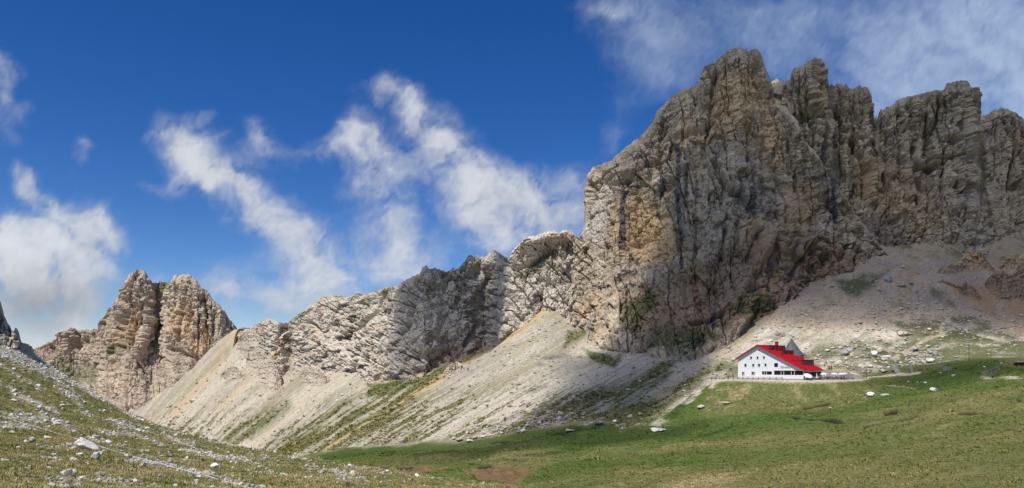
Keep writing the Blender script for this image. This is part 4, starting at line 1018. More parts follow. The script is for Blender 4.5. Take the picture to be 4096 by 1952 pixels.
def scatter(name, pts, scales, rots, picks, coll, **props):
    me = bpy.data.meshes.new(name)
    me.vertices.add(len(pts)); me.vertices.foreach_set('co', np.asarray(pts, np.float32).ravel())
    a = me.attributes.new('size', 'FLOAT_VECTOR', 'POINT'); a.data.foreach_set('vector', np.asarray(scales, np.float32).ravel())
    a = me.attributes.new('turn', 'FLOAT_VECTOR', 'POINT'); a.data.foreach_set('vector', np.asarray(rots, np.float32).ravel())
    a = me.attributes.new('pick', 'INT', 'POINT'); a.data.foreach_set('value', np.asarray(picks, np.int32))
    o = put(name, me, **props)
    ng = bpy.data.node_groups.new(name, 'GeometryNodeTree')
    ng.interface.new_socket('Geometry', in_out='INPUT', socket_type='NodeSocketGeometry')
    ng.interface.new_socket('Geometry', in_out='OUTPUT', socket_type='NodeSocketGeometry')
    N_, L_ = ng.nodes, ng.links
    gi, go = N_.new('NodeGroupInput'), N_.new('NodeGroupOutput')
    ip = N_.new('GeometryNodeInstanceOnPoints'); cinf = N_.new('GeometryNodeCollectionInfo')
    cinf.inputs['Collection'].default_value = coll; cinf.inputs['Separate Children'].default_value = True; cinf.inputs['Reset Children'].default_value = True
    def named(nm, dt):
        n = N_.new('GeometryNodeInputNamedAttribute'); n.data_type = dt; n.inputs['Name'].default_value = nm; return n.outputs['Attribute']
    L_.new(gi.outputs[0], ip.inputs['Points']); L_.new(cinf.outputs[0], ip.inputs['Instance'])
    ip.inputs['Pick Instance'].default_value = True
    L_.new(named('pick', 'INT'), ip.inputs['Instance Index'])
    eu = N_.new('FunctionNodeEulerToRotation'); L_.new(named('turn', 'FLOAT_VECTOR'), eu.inputs[0])
    L_.new(eu.outputs[0], ip.inputs['Rotation']); L_.new(named('size', 'FLOAT_VECTOR'), ip.inputs['Scale'])
    L_.new(ip.outputs[0], go.inputs[0])
    md = o.modifiers.new('scatter', 'NODES'); md.node_group = ng
    return o

small_stones = [stone_mesh('loose_stone', 40 + i, 2, (1, .8, .62), 10) for i in range(6)]
for k_, m in enumerate(small_stones): m.materials.append((lime_bleached, lime_bleached, lime, lime_bleached, lime_warm, lime)[k_])
stone_coll = hidden_collection('loose_stones', small_stones)
rub = []
for k_ in range(6):
    m = small_stones[k_].copy(); m.materials.clear(); m.materials.append((lime, lime_warm, lime_grey, lime, lime_warm, lime)[k_]); rub.append(m)
rubble_coll = hidden_collection('rubble_stones', rub)

# loose stones on the spur
n_ = 130000
pxa = RNG.uniform(-260, 2150, n_); cd = np.interp(pxa, cols, crest_d[0])
da = np.exp(RNG.uniform(math.log(11.5), np.log(cd * 1.03)))
za, ri, ci = ground_zv(pxa, da)
keep = RNG.random(n_) < (.05 + .95 * GRAV[ri, ci]) * (.28 + .72 * sstep(18, 80, da))
pxa, da, za = pxa[keep], da[keep], za[keep]
size = (.04 + .00115 * da) * np.exp(RNG.normal(0, .5, len(da)))
size = np.minimum(size, .42)
pts = np.stack([(pxa - CX) / F * da, da, za], -1)
scatter('loose_stones', pts, np.stack([size, size * RNG.uniform(.7, 1.1, len(da)), size * RNG.uniform(.6, 1.1, len(da))], -1), np.stack([RNG.normal(0, .2, len(da)), RNG.normal(0, .2, len(da)), RNG.uniform(0, 6.28, len(da))], -1), RNG.integers(0, 6, len(da)), stone_coll,
        kind='stuff', label='loose white limestone rubble strewn over the near grassy spur', category='rubble')
print('stones', len(da))
# rubble on the slope behind the house and at the foot of the scree
n_ = 34000
pxa = RNG.uniform(1850, 4300, n_); da = RNG.uniform(236, 400, n_)
za, ri, ci = ground_zv(pxa, da)
rowp = YH - za / da * F
prob = SCREE[ri, ci] * (1 - tm[ri, ci]) * (.06 + .55 * poly_mask(pxa, rowp, [(3130, 1400), (3300, 1370), (3560, 1350), (3700, 1390), (3760, 1460), (3640, 1490), (3480, 1500), (3300, 1495)], 30) + .55 * poly_mask(pxa, rowp, [(1900, 1690), (2060, 1690), (2180, 1640), (2330, 1640), (2340, 1680), (2200, 1700), (2060, 1740), (1850, 1770)], 18) + .32 * poly_mask(pxa, rowp, [(3100, 1240), (3640, 1080), (3760, 1200), (4200, 1280), (4200, 1380), (3500, 1340), (3050, 1340)], 30))
keep = (RNG.random(n_) < prob) & (PATH[ri, ci] < .2)
pxa, da, za = pxa[keep], da[keep], za[keep]
size = .62 * np.exp(RNG.normal(0, .5, len(da)))
size = np.minimum(size, 2.2)
pts = np.stack([(pxa - CX) / F * da, da, za - .05], -1)
scatter('scree_rubble', pts, np.stack([size * 1.15, size, size * RNG.uniform(.6, 1.0, len(da))], -1), np.stack([RNG.normal(0, .2, len(da)), RNG.normal(0, .2, len(da)), RNG.uniform(0, 6.28, len(da))], -1), RNG.integers(0, 6, len(da)), rubble_coll,
        kind='stuff', label='pale rubble scattered on the slope around the white house and along the scree foot', category='rubble')
print('rubble', len(da))

# tufts of alpine grass on the spur
def tuft_mesh(seed):
    rs = np.random.default_rng(seed); v, f = [], []
    for _ in range(15):
        a = rs.uniform(0, 6.28); r = rs.uniform(0, .35); b = rs.uniform(0, 6.28); h = rs.uniform(.45, 1.0); out = rs.uniform(.15, .6); w = .055
        x, y = r * math.cos(a), r * math.sin(a); dx, dy = math.cos(b), math.sin(b); sx, sy = -dy * w, dx * w
        i = len(v)
        v += [(x - sx, y - sy, -.05), (x + sx, y + sy, -.05), (x + dx * out * .4 - sx * .7, y + dy * out * .4 - sy * .7, h * .65), (x + dx * out * .4 + sx * .7, y + dy * out * .4 + sy * .7, h * .65), (x + dx * out, y + dy * out, h)]
        f += [(i, i + 1, i + 3, i + 2), (i + 2, i + 3, i + 4)]
    me = bpy.data.meshes.new('grass_tuft'); me.from_pydata(v, [], f); return me
def grass_material(name, col):
    t = NT(name, .8, .1)
    oi = t.new('ShaderNodeObjectInfo')
    t.base(t.scale(t.mix(oi.outputs['Random'], col, (col[0] * 1.35, col[1] * 1.12, col[2] * 1.1)), t.ramp(oi.outputs['Random'], 0, 1, .8, 1.2)))
    return t.m
tufts = []
for k, col in enumerate([(.29, .295, .115), (.40, .36, .18), (.19, .235, .07), (.33, .25, .13)]):
    m = tuft_mesh(70 + k); m.materials.append(grass_material('grass_blades_%s' % ('olive', 'straw', 'green', 'rust')[k], col)); tufts.append(m)
tuft_coll = hidden_collection('grass_tufts', tufts)
n_ = 72000
pxa = RNG.uniform(-260, 2200, n_); cd = np.interp(pxa, cols, crest_d[0])
da = np.exp(RNG.uniform(math.log(11.0), np.log(np.minimum(cd * 1.02, 75))))
za, ri, ci = ground_zv(pxa, da)
xa = (pxa - CX) / F * da
keep = RNG.random(n_) < (1 - .93 * GRAV[ri, ci])
pxa, da, za, xa = pxa[keep], da[keep], za[keep], xa[keep]
size = (.05 + .0010 * da) * np.exp(RNG.normal(0, .35, len(da)))
kind_n = fbm(xa / 3.4, da / 3.4, 4, 200); kind_g = fbm(xa / 2.1, da / 2.1, 4, 204); kind_r = fbm(xa / 1.5, da / 1.5, 4, 208)
pick = np.where(kind_r > .42, 3, np.where(kind_g > .2, 2, np.where(kind_n + RNG.normal(0, .15, len(da)) > .12, 1, 0)))
scatter('alpine_grass', np.stack([xa, da, za], -1), np.stack([size * 1.3, size * 1.3, size], -1), np.stack([RNG.normal(0, .1, len(da)), RNG.normal(0, .1, len(da)), RNG.uniform(0, 6.28, len(da))], -1), pick, tuft_coll,
        kind='stuff', label='tufts of short olive alpine grass covering the near spur', category='grass')
# clumps of meadow turf: the uneven sward between the spur and the slope
n_ = 150000
pxa = RNG.uniform(1150, 4250, n_); da = np.exp(RNG.uniform(math.log(34), math.log(262), n_))
za, ri, ci = ground_zv(pxa, da); xa = (pxa - CX) / F * da
rowp = YH - za / da * F
keep = (SPUR[ri, ci] < .3) & (SCREE[ri, ci] < .5) & (tm[ri, ci] < .7) & (PATH[ri, ci] < .2) & (BARE2[ri, ci] < .4) & (scar[ri, ci] < .4) & (rowp < 2000) & (RNG.random(n_) < (.25 + .75 * sstep(-.3, .3, fbm(xa / 5, da / 5, 3, 260))) * (.3 + .7 * sstep(40, 110, da)))
pxa, da, za, xa = pxa[keep], da[keep], za[keep], xa[keep]; ri, ci = ri[keep], ci[keep]
gcol = C[ri, ci]
size = (.05 + .0008 * da) * np.exp(RNG.normal(0, .4, len(da)))
protos = np.array([(.05, .10, .016), (.07, .115, .022), (.09, .13, .03), (.115, .132, .04), (.14, .145, .05), (.165, .16, .058), (.19, .18, .07), (.23, .20, .09), (.28, .24, .12), (.13, .10, .05)])
gj = gcol * np.exp(RNG.normal(0, .11, (len(da), 1)))
pick = np.argmin(((gj[:, None] - protos[None]) ** 2).sum(-1), 1)
mead = []
for k, col in enumerate(protos):
    m = tuft_mesh(170 + k); m.name = 'turf_%02d' % k; m.materials.append(grass_material('meadow_blades', tuple(col * 1.42))); mead.append(m)
scatter('meadow_grass', np.stack([xa, da, za], -1), np.stack([size * 2.0, size * 2.0, size], -1), np.stack([RNG.normal(0, .1, len(da)), RNG.normal(0, .1, len(da)), RNG.uniform(0, 6.28, len(da))], -1), pick, hidden_collection('meadow_tufts', mead),
        kind='stuff', label='uneven green turf of the meadow and the knoll', category='grass')
# blocks and grass cushions on the long scree
n_ = 90000
pxa = RNG.uniform(600, 3060, n_); da = np.exp(RNG.uniform(math.log(240), math.log(820), n_))
za, ri, ci = ground_zv(pxa, da); xa = (pxa - CX) / F * da
onscree = LONG[ri, ci] > .6
gk = GRN[ri, ci]
sel = onscree & (RNG.random(n_) < .22 * sstep(.0, .4, st3[ri, ci] + .4 * speck[ri, ci]) * (1 - gk))
q_ = sel.nonzero()[0]; size = .0021 * da[q_] * np.exp(RNG.normal(0, .42, len(q_)))
scatter('scree_blocks', np.stack([xa[q_], da[q_], za[q_] - .06], -1), np.stack([size * 1.2, size, size * .8], -1), np.stack([RNG.normal(0, .2, len(q_)), RNG.normal(0, .2, len(q_)), RNG.uniform(0, 6.28, len(q_))], -1), RNG.integers(0, 6, len(q_)), rubble_coll,
        kind='stuff', label='countless pale blocks lying on the long scree', category='rubble')
print('blocks', len(q_))
sel = onscree & (RNG.random(n_) < .6 * gk + .02)
q_ = sel.nonzero()[0]; size = .0026 * da[q_] * np.exp(RNG.normal(0, .4, len(q_)))
scatter('scree_cushions', np.stack([xa[q_], da[q_], za[q_]], -1), np.stack([size * 1.6, size * 1.6, size * .7], -1), np.stack([RNG.normal(0, .1, len(q_)), RNG.normal(0, .1, len(q_)), RNG.uniform(0, 6.28, len(q_))], -1), RNG.integers(0, 4, len(q_)), hidden_collection('cushion_tufts', [m.copy() for m in mead[3:7]]),
        kind='stuff', label='low grass cushions in streaks down the long scree', category='grass')
print('cushions', len(q_))
print('scatter', round(time.time() - T0, 1), len(da))
# ------------------------------------------------------------------ building helpers
class MB:
    """collects boxes, prisms and tubes into one mesh"""
    def __init__(self): self.v, self.f = [], []
    def add(self, vs, fs):
        i = len(self.v); self.v += [tuple(map(float, p)) for p in vs]; self.f += [tuple(k + i for k in q) for q in fs]; return self
    def box(self, x0, x1, y0, y1, z0, z1):
        return self.add([(x0, y0, z0), (x1, y0, z0), (x1, y1, z0), (x0, y1, z0), (x0, y0, z1), (x1, y0, z1), (x1, y1, z1), (x0, y1, z1)],
                        [(3, 2, 1, 0), (4, 5, 6, 7), (0, 1, 5, 4), (1, 2, 6, 5), (2, 3, 7, 6), (3, 0, 4, 7)])
    def prism(self, poly, y0, y1):
        """polygon in x,z pushed along y"""
        n = len(poly)
        vs = [(x, y0, z) for x, z in poly] + [(x, y1, z) for x, z in poly]
        return self.add(vs, [tuple(range(n)), tuple(range(2 * n - 1, n - 1, -1))] + [(i, i + n, (i + 1) % n + n, (i + 1) % n) for i in range(n)])
    def beam(self, a, b, w, h=None, up=(0, 0, 1)):
        a, b = Vector(a), Vector(b); h = h or w
        d = (b - a).normalized(); s = d.cross(Vector(up))
        if s.length < 1e-4: s = d.cross(Vector((1, 0, 0)))
        s.normalize(); u = s.cross(d)
        s *= w / 2; u *= h / 2
        vs = [a - s - u, a + s - u, a + s + u, a - s + u, b - s - u, b + s - u, b + s + u, b - s + u]
        return self.add(vs, [(3, 2, 1, 0), (4, 5, 6, 7), (0, 1, 5, 4), (1, 2, 6, 5), (2, 3, 7, 6), (3, 0, 4, 7)])
    def tube(self, pts, rad, seg=6):
        pts = [Vector(p) for p in pts]; n = len(pts); rings_ = []
        rads = rad if isinstance(rad, (list, tuple)) else [rad] * n
        for i, p in enumerate(pts):
            d = (pts[min(i + 1, n - 1)] - pts[max(i - 1, 0)]).normalized()
            s = d.cross(Vector((0, 0, 1)))
            if s.length < 1e-3: s = Vector((1, 0, 0))
            s.normalize(); u = s.cross(d)
            rings_.append([p + (s * math.cos(k * 2 * math.pi / seg) + u * math.sin(k * 2 * math.pi / seg)) * rads[i] for k in range(seg)])
        vs = [q for r in rings_ for q in r]
        fs = [(i * seg + k, i * seg + (k + 1) % seg, (i + 1) * seg + (k + 1) % seg, (i + 1) * seg + k) for i in range(n - 1) for k in range(seg)]
        fs += [tuple(range(seg - 1, -1, -1)), tuple(range((n - 1) * seg, n * seg))]
        return self.add(vs, fs)
    def lathe(self, prof, seg=12, cx=0, cy=0):
        vs = [(cx + r * math.cos(k * 2 * math.pi / seg), cy + r * math.sin(k * 2 * math.pi / seg), z) for r, z in prof for k in range(seg)]
        fs = [(i * seg + k, i * seg + (k + 1) % seg, (i + 1) * seg + (k + 1) % seg, (i + 1) * seg + k) for i in range(len(prof) - 1) for k in range(seg)]
        return self.add(vs, fs)
    def mesh(self, name, mat=None, smooth=False):
        me = bpy.data.meshes.new(name); me.from_pydata(self.v, [], self.f)
        bm = bmesh.new(); bm.from_mesh(me); bmesh.ops.recalc_face_normals(bm, faces=bm.faces); bm.to_mesh(me); bm.free()
        if smooth: me.polygons.foreach_set('use_smooth', np.ones(len(me.polygons), bool))
        if mat: me.materials.append(mat)
        return me
    def build(self, name, mat, parent=None, smooth=False, **props):
        return put(name, self.mesh(name, mat, smooth), parent, **props)

def empty(name, loc, rz=0.0, **props):
    o = put(name, None, loc=loc, **props); o.rotation_euler = (0, 0, rz); o.empty_display_size = .5
    return o
def copy_tree(o, parent=None):
    c = o.copy(); COL.objects.link(c); c.parent = parent
    for ch in list(o.children): copy_tree(ch, c)
    return c

# materials
def plaster(name, col):
    t = NT(name, .85, .2); v = t.coords('Object')
    n = t.noise(v, 1.2, 5, .6); n2 = t.noise(v, .25, 3, .5)
    t.base(t.scale(t.scale(t.mix(0.0, col, col), t.ramp(n, .3, .7, .965, 1.02)), t.ramp(n2, .3, .7, .97, 1.02)))
    t.bump(t.noise(v, 14, 3, .5), .3, .02)
    return t.m
def sheet(name, col, pitch, rough=.45):
    """painted sheet metal, weathered a little along the fall of the roof"""
    t = NT(name, rough, .35); v = t.coords('Object')
    n = t.noise(t.coords('Object', (.6, 3.0, .6)), 1.0, 5, .6); n2 = t.noise(v, .5, 4, .6)
    t.base(t.scale(t.scale(t.mix(0.0, col, col), t.ramp(n, .25, .75, .70, 1.22)), t.ramp(n2, .25, .75, .9, 1.08)))
    return t.m
white_wall = plaster('white_render', (.70, .715, .73))
red_sheet = sheet('red_roof_sheet', (.42, .006, .014), 1.0)
red_wall = sheet('red_dormer_sheet', (.34, .005, .011), 1.0, .6)
zinc = sheet('grey_roof_sheet', (.085, .092, .105), 1.0, .6)
white_frame = plain('white_frame', (.74, .74, .73), .5, .3, .03)
sill_stone = plain('grey_sill', (.42, .42, .42), .7, .2, .08)
dark_metal = plain('dark_metal', (.05, .05, .052), .5, .4, .1)
concrete = plain('grey_concrete', (.27, .275, .28), .85, .2, .12, 1.2, bump=.02)
stone_wall = plain('stone_masonry', (.30, .29, .27), .9, .1, .25, 1.6, bump=.05)
def glass(name, col=(.012, .014, .018)):
    t = NT(name, .08, .5); v = t.coords('Object'); n = t.noise(v, .6, 3, .5)
    t.base(t.scale(t.mix(0.0, col, col), t.ramp(n, .3, .7, .7, 1.6))); return t.m
pane_matte = plain('shaded_glass', (.012, .013, .015), .5, .1, .2); pane_dark = glass('window_glass'); pane_blue = glass('blue_window_glass', (.008, .014, .075))
def timber(name, a, b, along=(1, 1, 14)):
    t = NT(name, .85, .15); v = t.coords('Object', along)
    oi = t.new('ShaderNodeObjectInfo')
    m = t.mix(t.ramp(t.noise(v, 1.2, 5, .6), .3, .7), a, b)
    t.base(t.scale(m, t.ramp(oi.outputs['Random'], 0, 1, .8, 1.2)))
    t.bump(t.noise(v, 3, 4, .6), .5, .01); return t.m
old_wood = timber('weathered_timber', (.30, .28, .26), (.20, .185, .17))
dark_wood = timber('dark_timber', (.075, .058, .045), (.045, .036, .03))
brown_wood = timber('brown_timber', (.20, .115, .06), (.13, .075, .04))

# ------------------------------------------------------------------ the white house with the red roof
ANG = math.radians(45)
ca, sa = math.cos(ANG), math.sin(ANG)
kL, kR = (2952 - CX) / F, (3214 - CX) / F
Wd = 23.0
for _ in range(20):
    dl = 250 + Wd / 2 * sa
    Wd = (kR * dl - kL * dl) / (ca + kR * sa)
HL = Vector((kL * dl, dl, TERR_Z))
house = empty('mountain_hut', HL, -ANG, label='white mountain house with bright red roof and dormers on the grassy knoll', category='house')
def face(px_, py_):
    """point of the gable as (along, up) in the house's own metres"""
    k = (px_ - CX) / F
    s = (k * HL.y - HL.x) / (ca + k * sa)
    d = HL.y - s * sa
    return s, (YH - py_) / F * d - TERR_Z
LEN = 14.5
apx, apz = face(3031, 1379); _, elz = face(2952, 1431); _, erz = face(3213, 1476)
apz -= .35; elz -= .15; erz -= .2
def roof_z(x):
    return elz + (apz - elz) * x / apx if x < apx else apz + (erz - apz) * (x - apx) / (Wd - apx)
def zoomrect(cx_, cy_, w_, h_):           # windows measured on an enlargement of the photograph
    px_, py_ = 2820 + cx_ / 6.44, 1360 + cy_ / 6.44
    s0, _ = face(px_ - w_ / 12.88, py_); s1, _ = face(px_ + w_ / 12.88, py_)
    _, z1 = face(px_, py_ - h_ / 12.88); _, z0 = face(px_, py_ + h_ / 12.88)
    return s0, s1, z0, z1
WINS = [(zoomrect(*r), k) for r, k in (
 ((1405,265,28,32),'one'),((1183,457,54,64),'one'),((1350,457,52,64),'one'),((1515,452,52,64),'one'),((1791,480,26,26),'one'),
 ((1040,652,60,74),'one'),((1240,652,58,74),'one'),((1388,650,58,74),'one'),((1555,642,56,74),'one'),((1830,647,98,104),'blue'),((2147,655,26,28),'one'),
 ((980,866,66,88),'two'),((1235,858,84,80),'two'),((1592,852,260,96),'band'),((2147,847,752,122),'wide'))]
# gable wall with real openings: cells between the cuts, clipped under the roof
REV = .26
xs = sorted({0, Wd, apx} | {c for (r, k) in WINS for c in r[:2]}); zs = sorted({0.0, apz} | {c for (r, k) in WINS for c in r[2:]})
def clip(poly, fn):
    out = []
    for i in range(len(poly)):
        a, b = poly[i], poly[(i + 1) % len(poly)]; fa, fb = fn(a), fn(b)
        if fa >= 0: out.append(a)
        if fa * fb < 0:
            t_ = fa / (fa - fb); out.append((a[0] + (b[0] - a[0]) * t_, a[1] + (b[1] - a[1]) * t_))
    return out
wall = MB()
for i in range(len(xs) - 1):
    for j in range(len(zs) - 1):
        mx, mz = (xs[i] + xs[i + 1]) / 2, (zs[j] + zs[j + 1]) / 2
        if any(r[0] < mx < r[1] and r[2] < mz < r[3] for r, k in WINS): continue
        poly = [(xs[i], zs[j]), (xs[i + 1], zs[j]), (xs[i + 1], zs[j + 1]), (xs[i], zs[j + 1])]
        poly = clip(poly, lambda p: roof_z(p[0]) - p[1])
        if len(poly) > 2: wall.add([(x, 0, z) for x, z in poly], [tuple(range(len(poly)))])
for r, k in WINS:
    x0, x1, z0, z1 = r
    wall.add([(x0, 0, z0), (x1, 0, z0), (x1, 0, z1), (x0, 0, z1), (x0, REV, z0), (x1, REV, z0), (x1, REV, z1), (x0, REV, z1)], [(0, 1, 5, 4), (1, 2, 6, 5), (2, 3, 7, 6), (3, 0, 4, 7)])
wall.add([(0, 0, 0), (0, LEN, 0), (0, LEN, elz), (0, 0, elz)], [(0, 1, 2, 3)])
wall.add([(Wd, 0, 0), (Wd, LEN, 0), (Wd, LEN, erz), (Wd, 0, erz)], [(0, 1, 2, 3)])
wall.add([(0, LEN, 0), (Wd, LEN, 0), (Wd, LEN, erz), (apx, LEN, apz), (0, LEN, elz)], [(0, 1, 2, 3, 4)])
me = bpy.data.meshes.new('wall'); me.from_pydata(wall.v, [], wall.f); me.materials.append(white_wall)
put('wall', me, house)
for r, k in WINS:
    x0, x1, z0, z1 = r; w = .07
    win = MB()
    for b in ((x0, x1, z0, z0 + w), (x0, x1, z1 - w, z1), (x0, x0 + w, z0 + w, z1 - w), (x1 - w, x1, z0 + w, z1 - w)):
        win.box(b[0], b[1], REV - .07, REV + .01, b[2], b[3])
    splits = {'one': [], 'blue': [], 'two': [.5], 'band': [(1525 - 1462) / 260, (1580 - 1462) / 260], 'wide': [(1957 - 1771) / 752, (2027 - 1771) / 752, (2222 - 1771) / 752, (2300 - 1771) / 752]}[k]
    cuts = [0] + splits + [1]
    for s_ in splits:
        xm = x0 + (x1 - x0) * s_; win.box(xm - .06, xm + .06, REV - .08, REV + .005, z0 + w, z1 - w)
    wf = win.build('window', dark_metal if k == 'blue' else white_frame, house, label={'blue': 'square deep blue window', 'wide': 'long ground-floor window band'}.get(k))
    for a_, b_ in zip(cuts[:-1], cuts[1:]):
        pane = MB(); pane.add([(x0 + (x1 - x0) * a_ + .03, REV - .02, z0 + .03), (x0 + (x1 - x0) * b_ - .03, REV - .02, z0 + .03), (x0 + (x1 - x0) * b_ - .03, REV - .02, z1 - .03), (x0 + (x1 - x0) * a_ + .03, REV - .02, z1 - .03)], [(0, 1, 2, 3)])
        pane.build('pane', pane_blue if k == 'blue' else pane_dark, wf)
    if k in ('one', 'two') and x1 - x0 > .6:
        MB().box(x0 - .07, x1 + .07, -.09, REV - .08, z0 - .07, z0 + .012).build('sill', sill_stone, wf)
MB().box(*face(2820 + 1358 / 6.44, 1500)[:1], face(2820 + 1415 / 6.44, 1500)[0], -.03, .01, .04, 2.3).build('door', white_frame, house, label='plain white service door')
MB().box(-.02, Wd + .02, -.06, -.004, 0, .35).build('plinth', concrete, house)
# roof: two slabs with folded seams
def slab(x0, z0, x1, z1, y0, y1, th=.24):
    return MB().prism([(x0, z0), (x1, z1), (x1, z1 + th), (x0, z0 + th)], y0, y1)
Y0, Y1 = -1.0, LEN + .5
sl = (apz - elz) / apx; sr = (erz - apz) / (Wd - apx)
xl, xr = -.75, Wd + .75
roof = slab(xl, elz + sl * xl, apx, apz, Y0, Y1)
roof.prism([(apx, apz), (xr, erz + sr * .75), (xr, erz + sr * .75 + .24), (apx, apz + .24)], Y0, Y1)
roof_o = roof.build('roof', red_sheet, house)
for k in range(27):
    y = Y0 + .35 + k * (Y1 - Y0 - .7) / 26
    MB().beam((apx, y, apz + .26), (xr, y, erz + sr * .75 + .26), .05, .06).build('seam', red_sheet, roof_o)
MB().tube([(apx, Y0, apz + .25), (apx, Y1, apz + .25)], .13, 8).build('ridge_cap', red_sheet, roof_o)
MB().tube([(xr + .08, Y0, erz + sr * .75 + .08), (xr + .08, Y1, erz + sr * .75 + .08)], .09, 8).build('gutter', red_sheet, roof_o)
for xs_ in (apx + 8.2, Wd - 1.1):
    MB().beam((xs_, .2, roof_z(xs_) + .42), (xs_, LEN, roof_z(xs_) + .42), .05).build('snow_guard', dark_metal, roof_o)
def dormer(x_front, x_back, y0, y1, nwin, drop=0.0, first=.6):
    zt = roof_z(x_back) + .26 - drop; zf = roof_z(x_front) + .1
    d = MB().prism([(x_back - .3, zt - .18), (x_front, zf), (x_front, zt), (x_back - .3, zt + .02)], y0, y1).build('dormer', red_wall, roof_o)
    MB().box(x_back - .3, x_front + .14, y0 - .08, y1 + .08, zt + .024, zt + .11).build('dormer_roof', red_sheet, d)
    for i in range(nwin):
        yc = y0 + first + (y1 - y0 - 2 * first) * (i / max(nwin - 1, 1))
        h = min(1.05, (zt - zf) * .62); zc = (zt + zf) / 2 + .02; w = .33
        fr = MB()
        for (ya, yb, za, zb) in ((yc - w, yc + w, zc - h / 2, zc - h / 2 + .07), (yc - w, yc + w, zc + h / 2 - .07, zc + h / 2), (yc - w, yc - w + .07, zc - h / 2 + .07, zc + h / 2 - .07), (yc + w - .07, yc + w, zc - h / 2 + .07, zc + h / 2 - .07)):
            fr.box(x_front - .02, x_front + .05, ya, yb, za, zb)
        fo = fr.build('dormer_window', sill_stone, d)
        MB().add([(x_front + .02, yc - w, zc - h / 2), (x_front + .02, yc + w, zc - h / 2), (x_front + .02, yc + w, zc + h / 2), (x_front + .02, yc - w, zc + h / 2)], [(0, 1, 2, 3)]).build('pane', pane_dark, fo)
dormer(apx + 3.4, apx + .25, 1.6, LEN - .4, 4, .0, 1.4)
dormer(apx + 6.2, apx + 3.6, 5.4, LEN + .2, 3, .0, 1.0)
dormer(Wd - 2.5, Wd - 5.8, 4.2, LEN - .2, 6, .0, 1.0)
for (x0, x1, y, h) in ((apx - 2.9, apx - 4.7, 2.2, 1.1), (apx - 5.6, apx - 7.2, 1.6, .95)):
    zt = roof_z(x0) + .35
    d = MB().prism([(x0 + .2, zt - .1), (x1, roof_z(x1) + .1), (x1, zt), (x0 + .2, zt)], y, y + 2.2).build('dormer', red_wall, roof_o)
MB().lathe([(.0, 0), (.34, 0), (.30, .5), (.4, .55), (.38, .78), (.0, .84)], 10, apx - 3.6, 3.0).build('flue_cowl', dark_metal, roof_o).location.z = roof_z(apx - 2.9) + .3
for (x, y, w, z0, z1) in ((apx + 2.2, 9.8, .9, apz - .6, apz + 1.5), (Wd - 4.6, 9.6, .75, roof_z(Wd - 5.8) + .2, roof_z(Wd - 5.8) + 1.95)):
    ch = MB().box(x - w / 2, x + w / 2, y - w / 2, y + w / 2, z0, z1).build('chimney', red_wall, roof_o)
    MB().box(x - w / 2 - .08, x + w / 2 + .08, y - w / 2 - .08, y + w / 2 + .08, z1 + .002, z1 + .1).build('chimney_cap', dark_metal, ch)
# terrace front under the right eave: dark glass doors between white posts
for k in range(5):
    y0 = .7 + k * 2.7
    g_ = MB()
    for b in ((y0, y0 + 2.66, .05, .13), (y0, y0 + 2.66, 2.6, 2.68), (y0, y0 + .08, .13, 2.6), (y0 + 2.58, y0 + 2.66, .13, 2.6), (y0 + 1.29, y0 + 1.37, .13, 2.6)):
        g_.box(Wd + .004, Wd + .07, b[0], b[1], b[2], b[3])
    go_ = g_.build('glass_door', sill_stone if k % 2 else dark_metal, house)
    MB().add([(Wd + .03, y0, .05), (Wd + .03, y0 + 2.66, .05), (Wd + .03, y0 + 2.66, 2.68), (Wd + .03, y0, 2.68)], [(0, 1, 2, 3)]).build('pane', pane_matte, go_)
MB().tube([(Wd + .2, -.12, .1), (Wd + .2, -.12, erz - .5), (Wd + .6, -.3, erz - .35)], .06, 8).build('downpipe', dark_metal, house)
# lettering on the gable
def lettering(txt, px_, py_, size_px, bold):
    s, z = face(px_, py_)
    c = bpy.data.curves.new('lettering', 'FONT'); c.body = txt; c.size = size_px; c.extrude = .004; c.offset = .012 if bold else 0
    tmp = bpy.data.objects.new('lettering', c)
    COL.objects.link(tmp)
    dg = bpy.context.evaluated_depsgraph_get(); m = bpy.data.meshes.new_from_object(tmp.evaluated_get(dg))
    bpy.data.objects.remove(tmp)
    m.materials.append(letter_red)
    o = put('lettering', m, house, label='dark red lettering on the white gable'); o.location = (s, -.012, z); o.rotation_euler = (math.radians(90), 0, 0)
letter_red = plain('letter_paint', (.22, .03, .03), .6, .2, .03)
lettering('TIERSER ALPL', 2820 + 1925 / 6.44, 1360 + 705 / 6.44, .46, True)
lettering('Schutzhaus', 2820 + 2072 / 6.44, 1360 + 705 / 6.44, .30, False)
lettering('Rifugio', 2820 + 1925 / 6.44, 1360 + 733 / 6.44, .30, False)
lettering('ALPE DI TIRES', 2820 + 1976 / 6.44, 1360 + 733 / 6.44, .46, True)

# ------------------------------------------------------------------ the pavilion with the pointed grey roof
pv_ = Vector(((3167 - CX) / F * 284, 284, TERR_Z))
pav = empty('pavilion', pv_, .2, label='round stone pavilion with tall pointed grey metal roof behind the red roof', category='pavilion')
zc0 = (YH - 1421) / F * 284 - TERR_Z; zc1 = (YH - 1353) / F * 284 - TERR_Z
MB().lathe([(4.1, 0), (4.1, zc0 + .1)], 16).build('wall', stone_wall, pav)
hh = zc1 - zc0
prof = [(5.5, -.30), (5.45, -.22), (4.1, .70), (3.0, 1.9), (2.0, 3.3), (1.0, 4.9), (.34, 6.02), (.02, hh)]
MB().lathe([(r, zc0 + z) for r, z in prof], 12).build('roof', zinc, pav)
rf = pav.children[-1]
for k in range(24):
    a = k * 2 * math.pi / 24
    MB().tube([(math.cos(a) * (r + .02) * (1 if k % 2 == 0 else .966), math.sin(a) * (r + .02) * (1 if k % 2 == 0 else .966), zc0 + z) for r, z in prof[1:]], .035, 4).build('seam', zinc, rf)
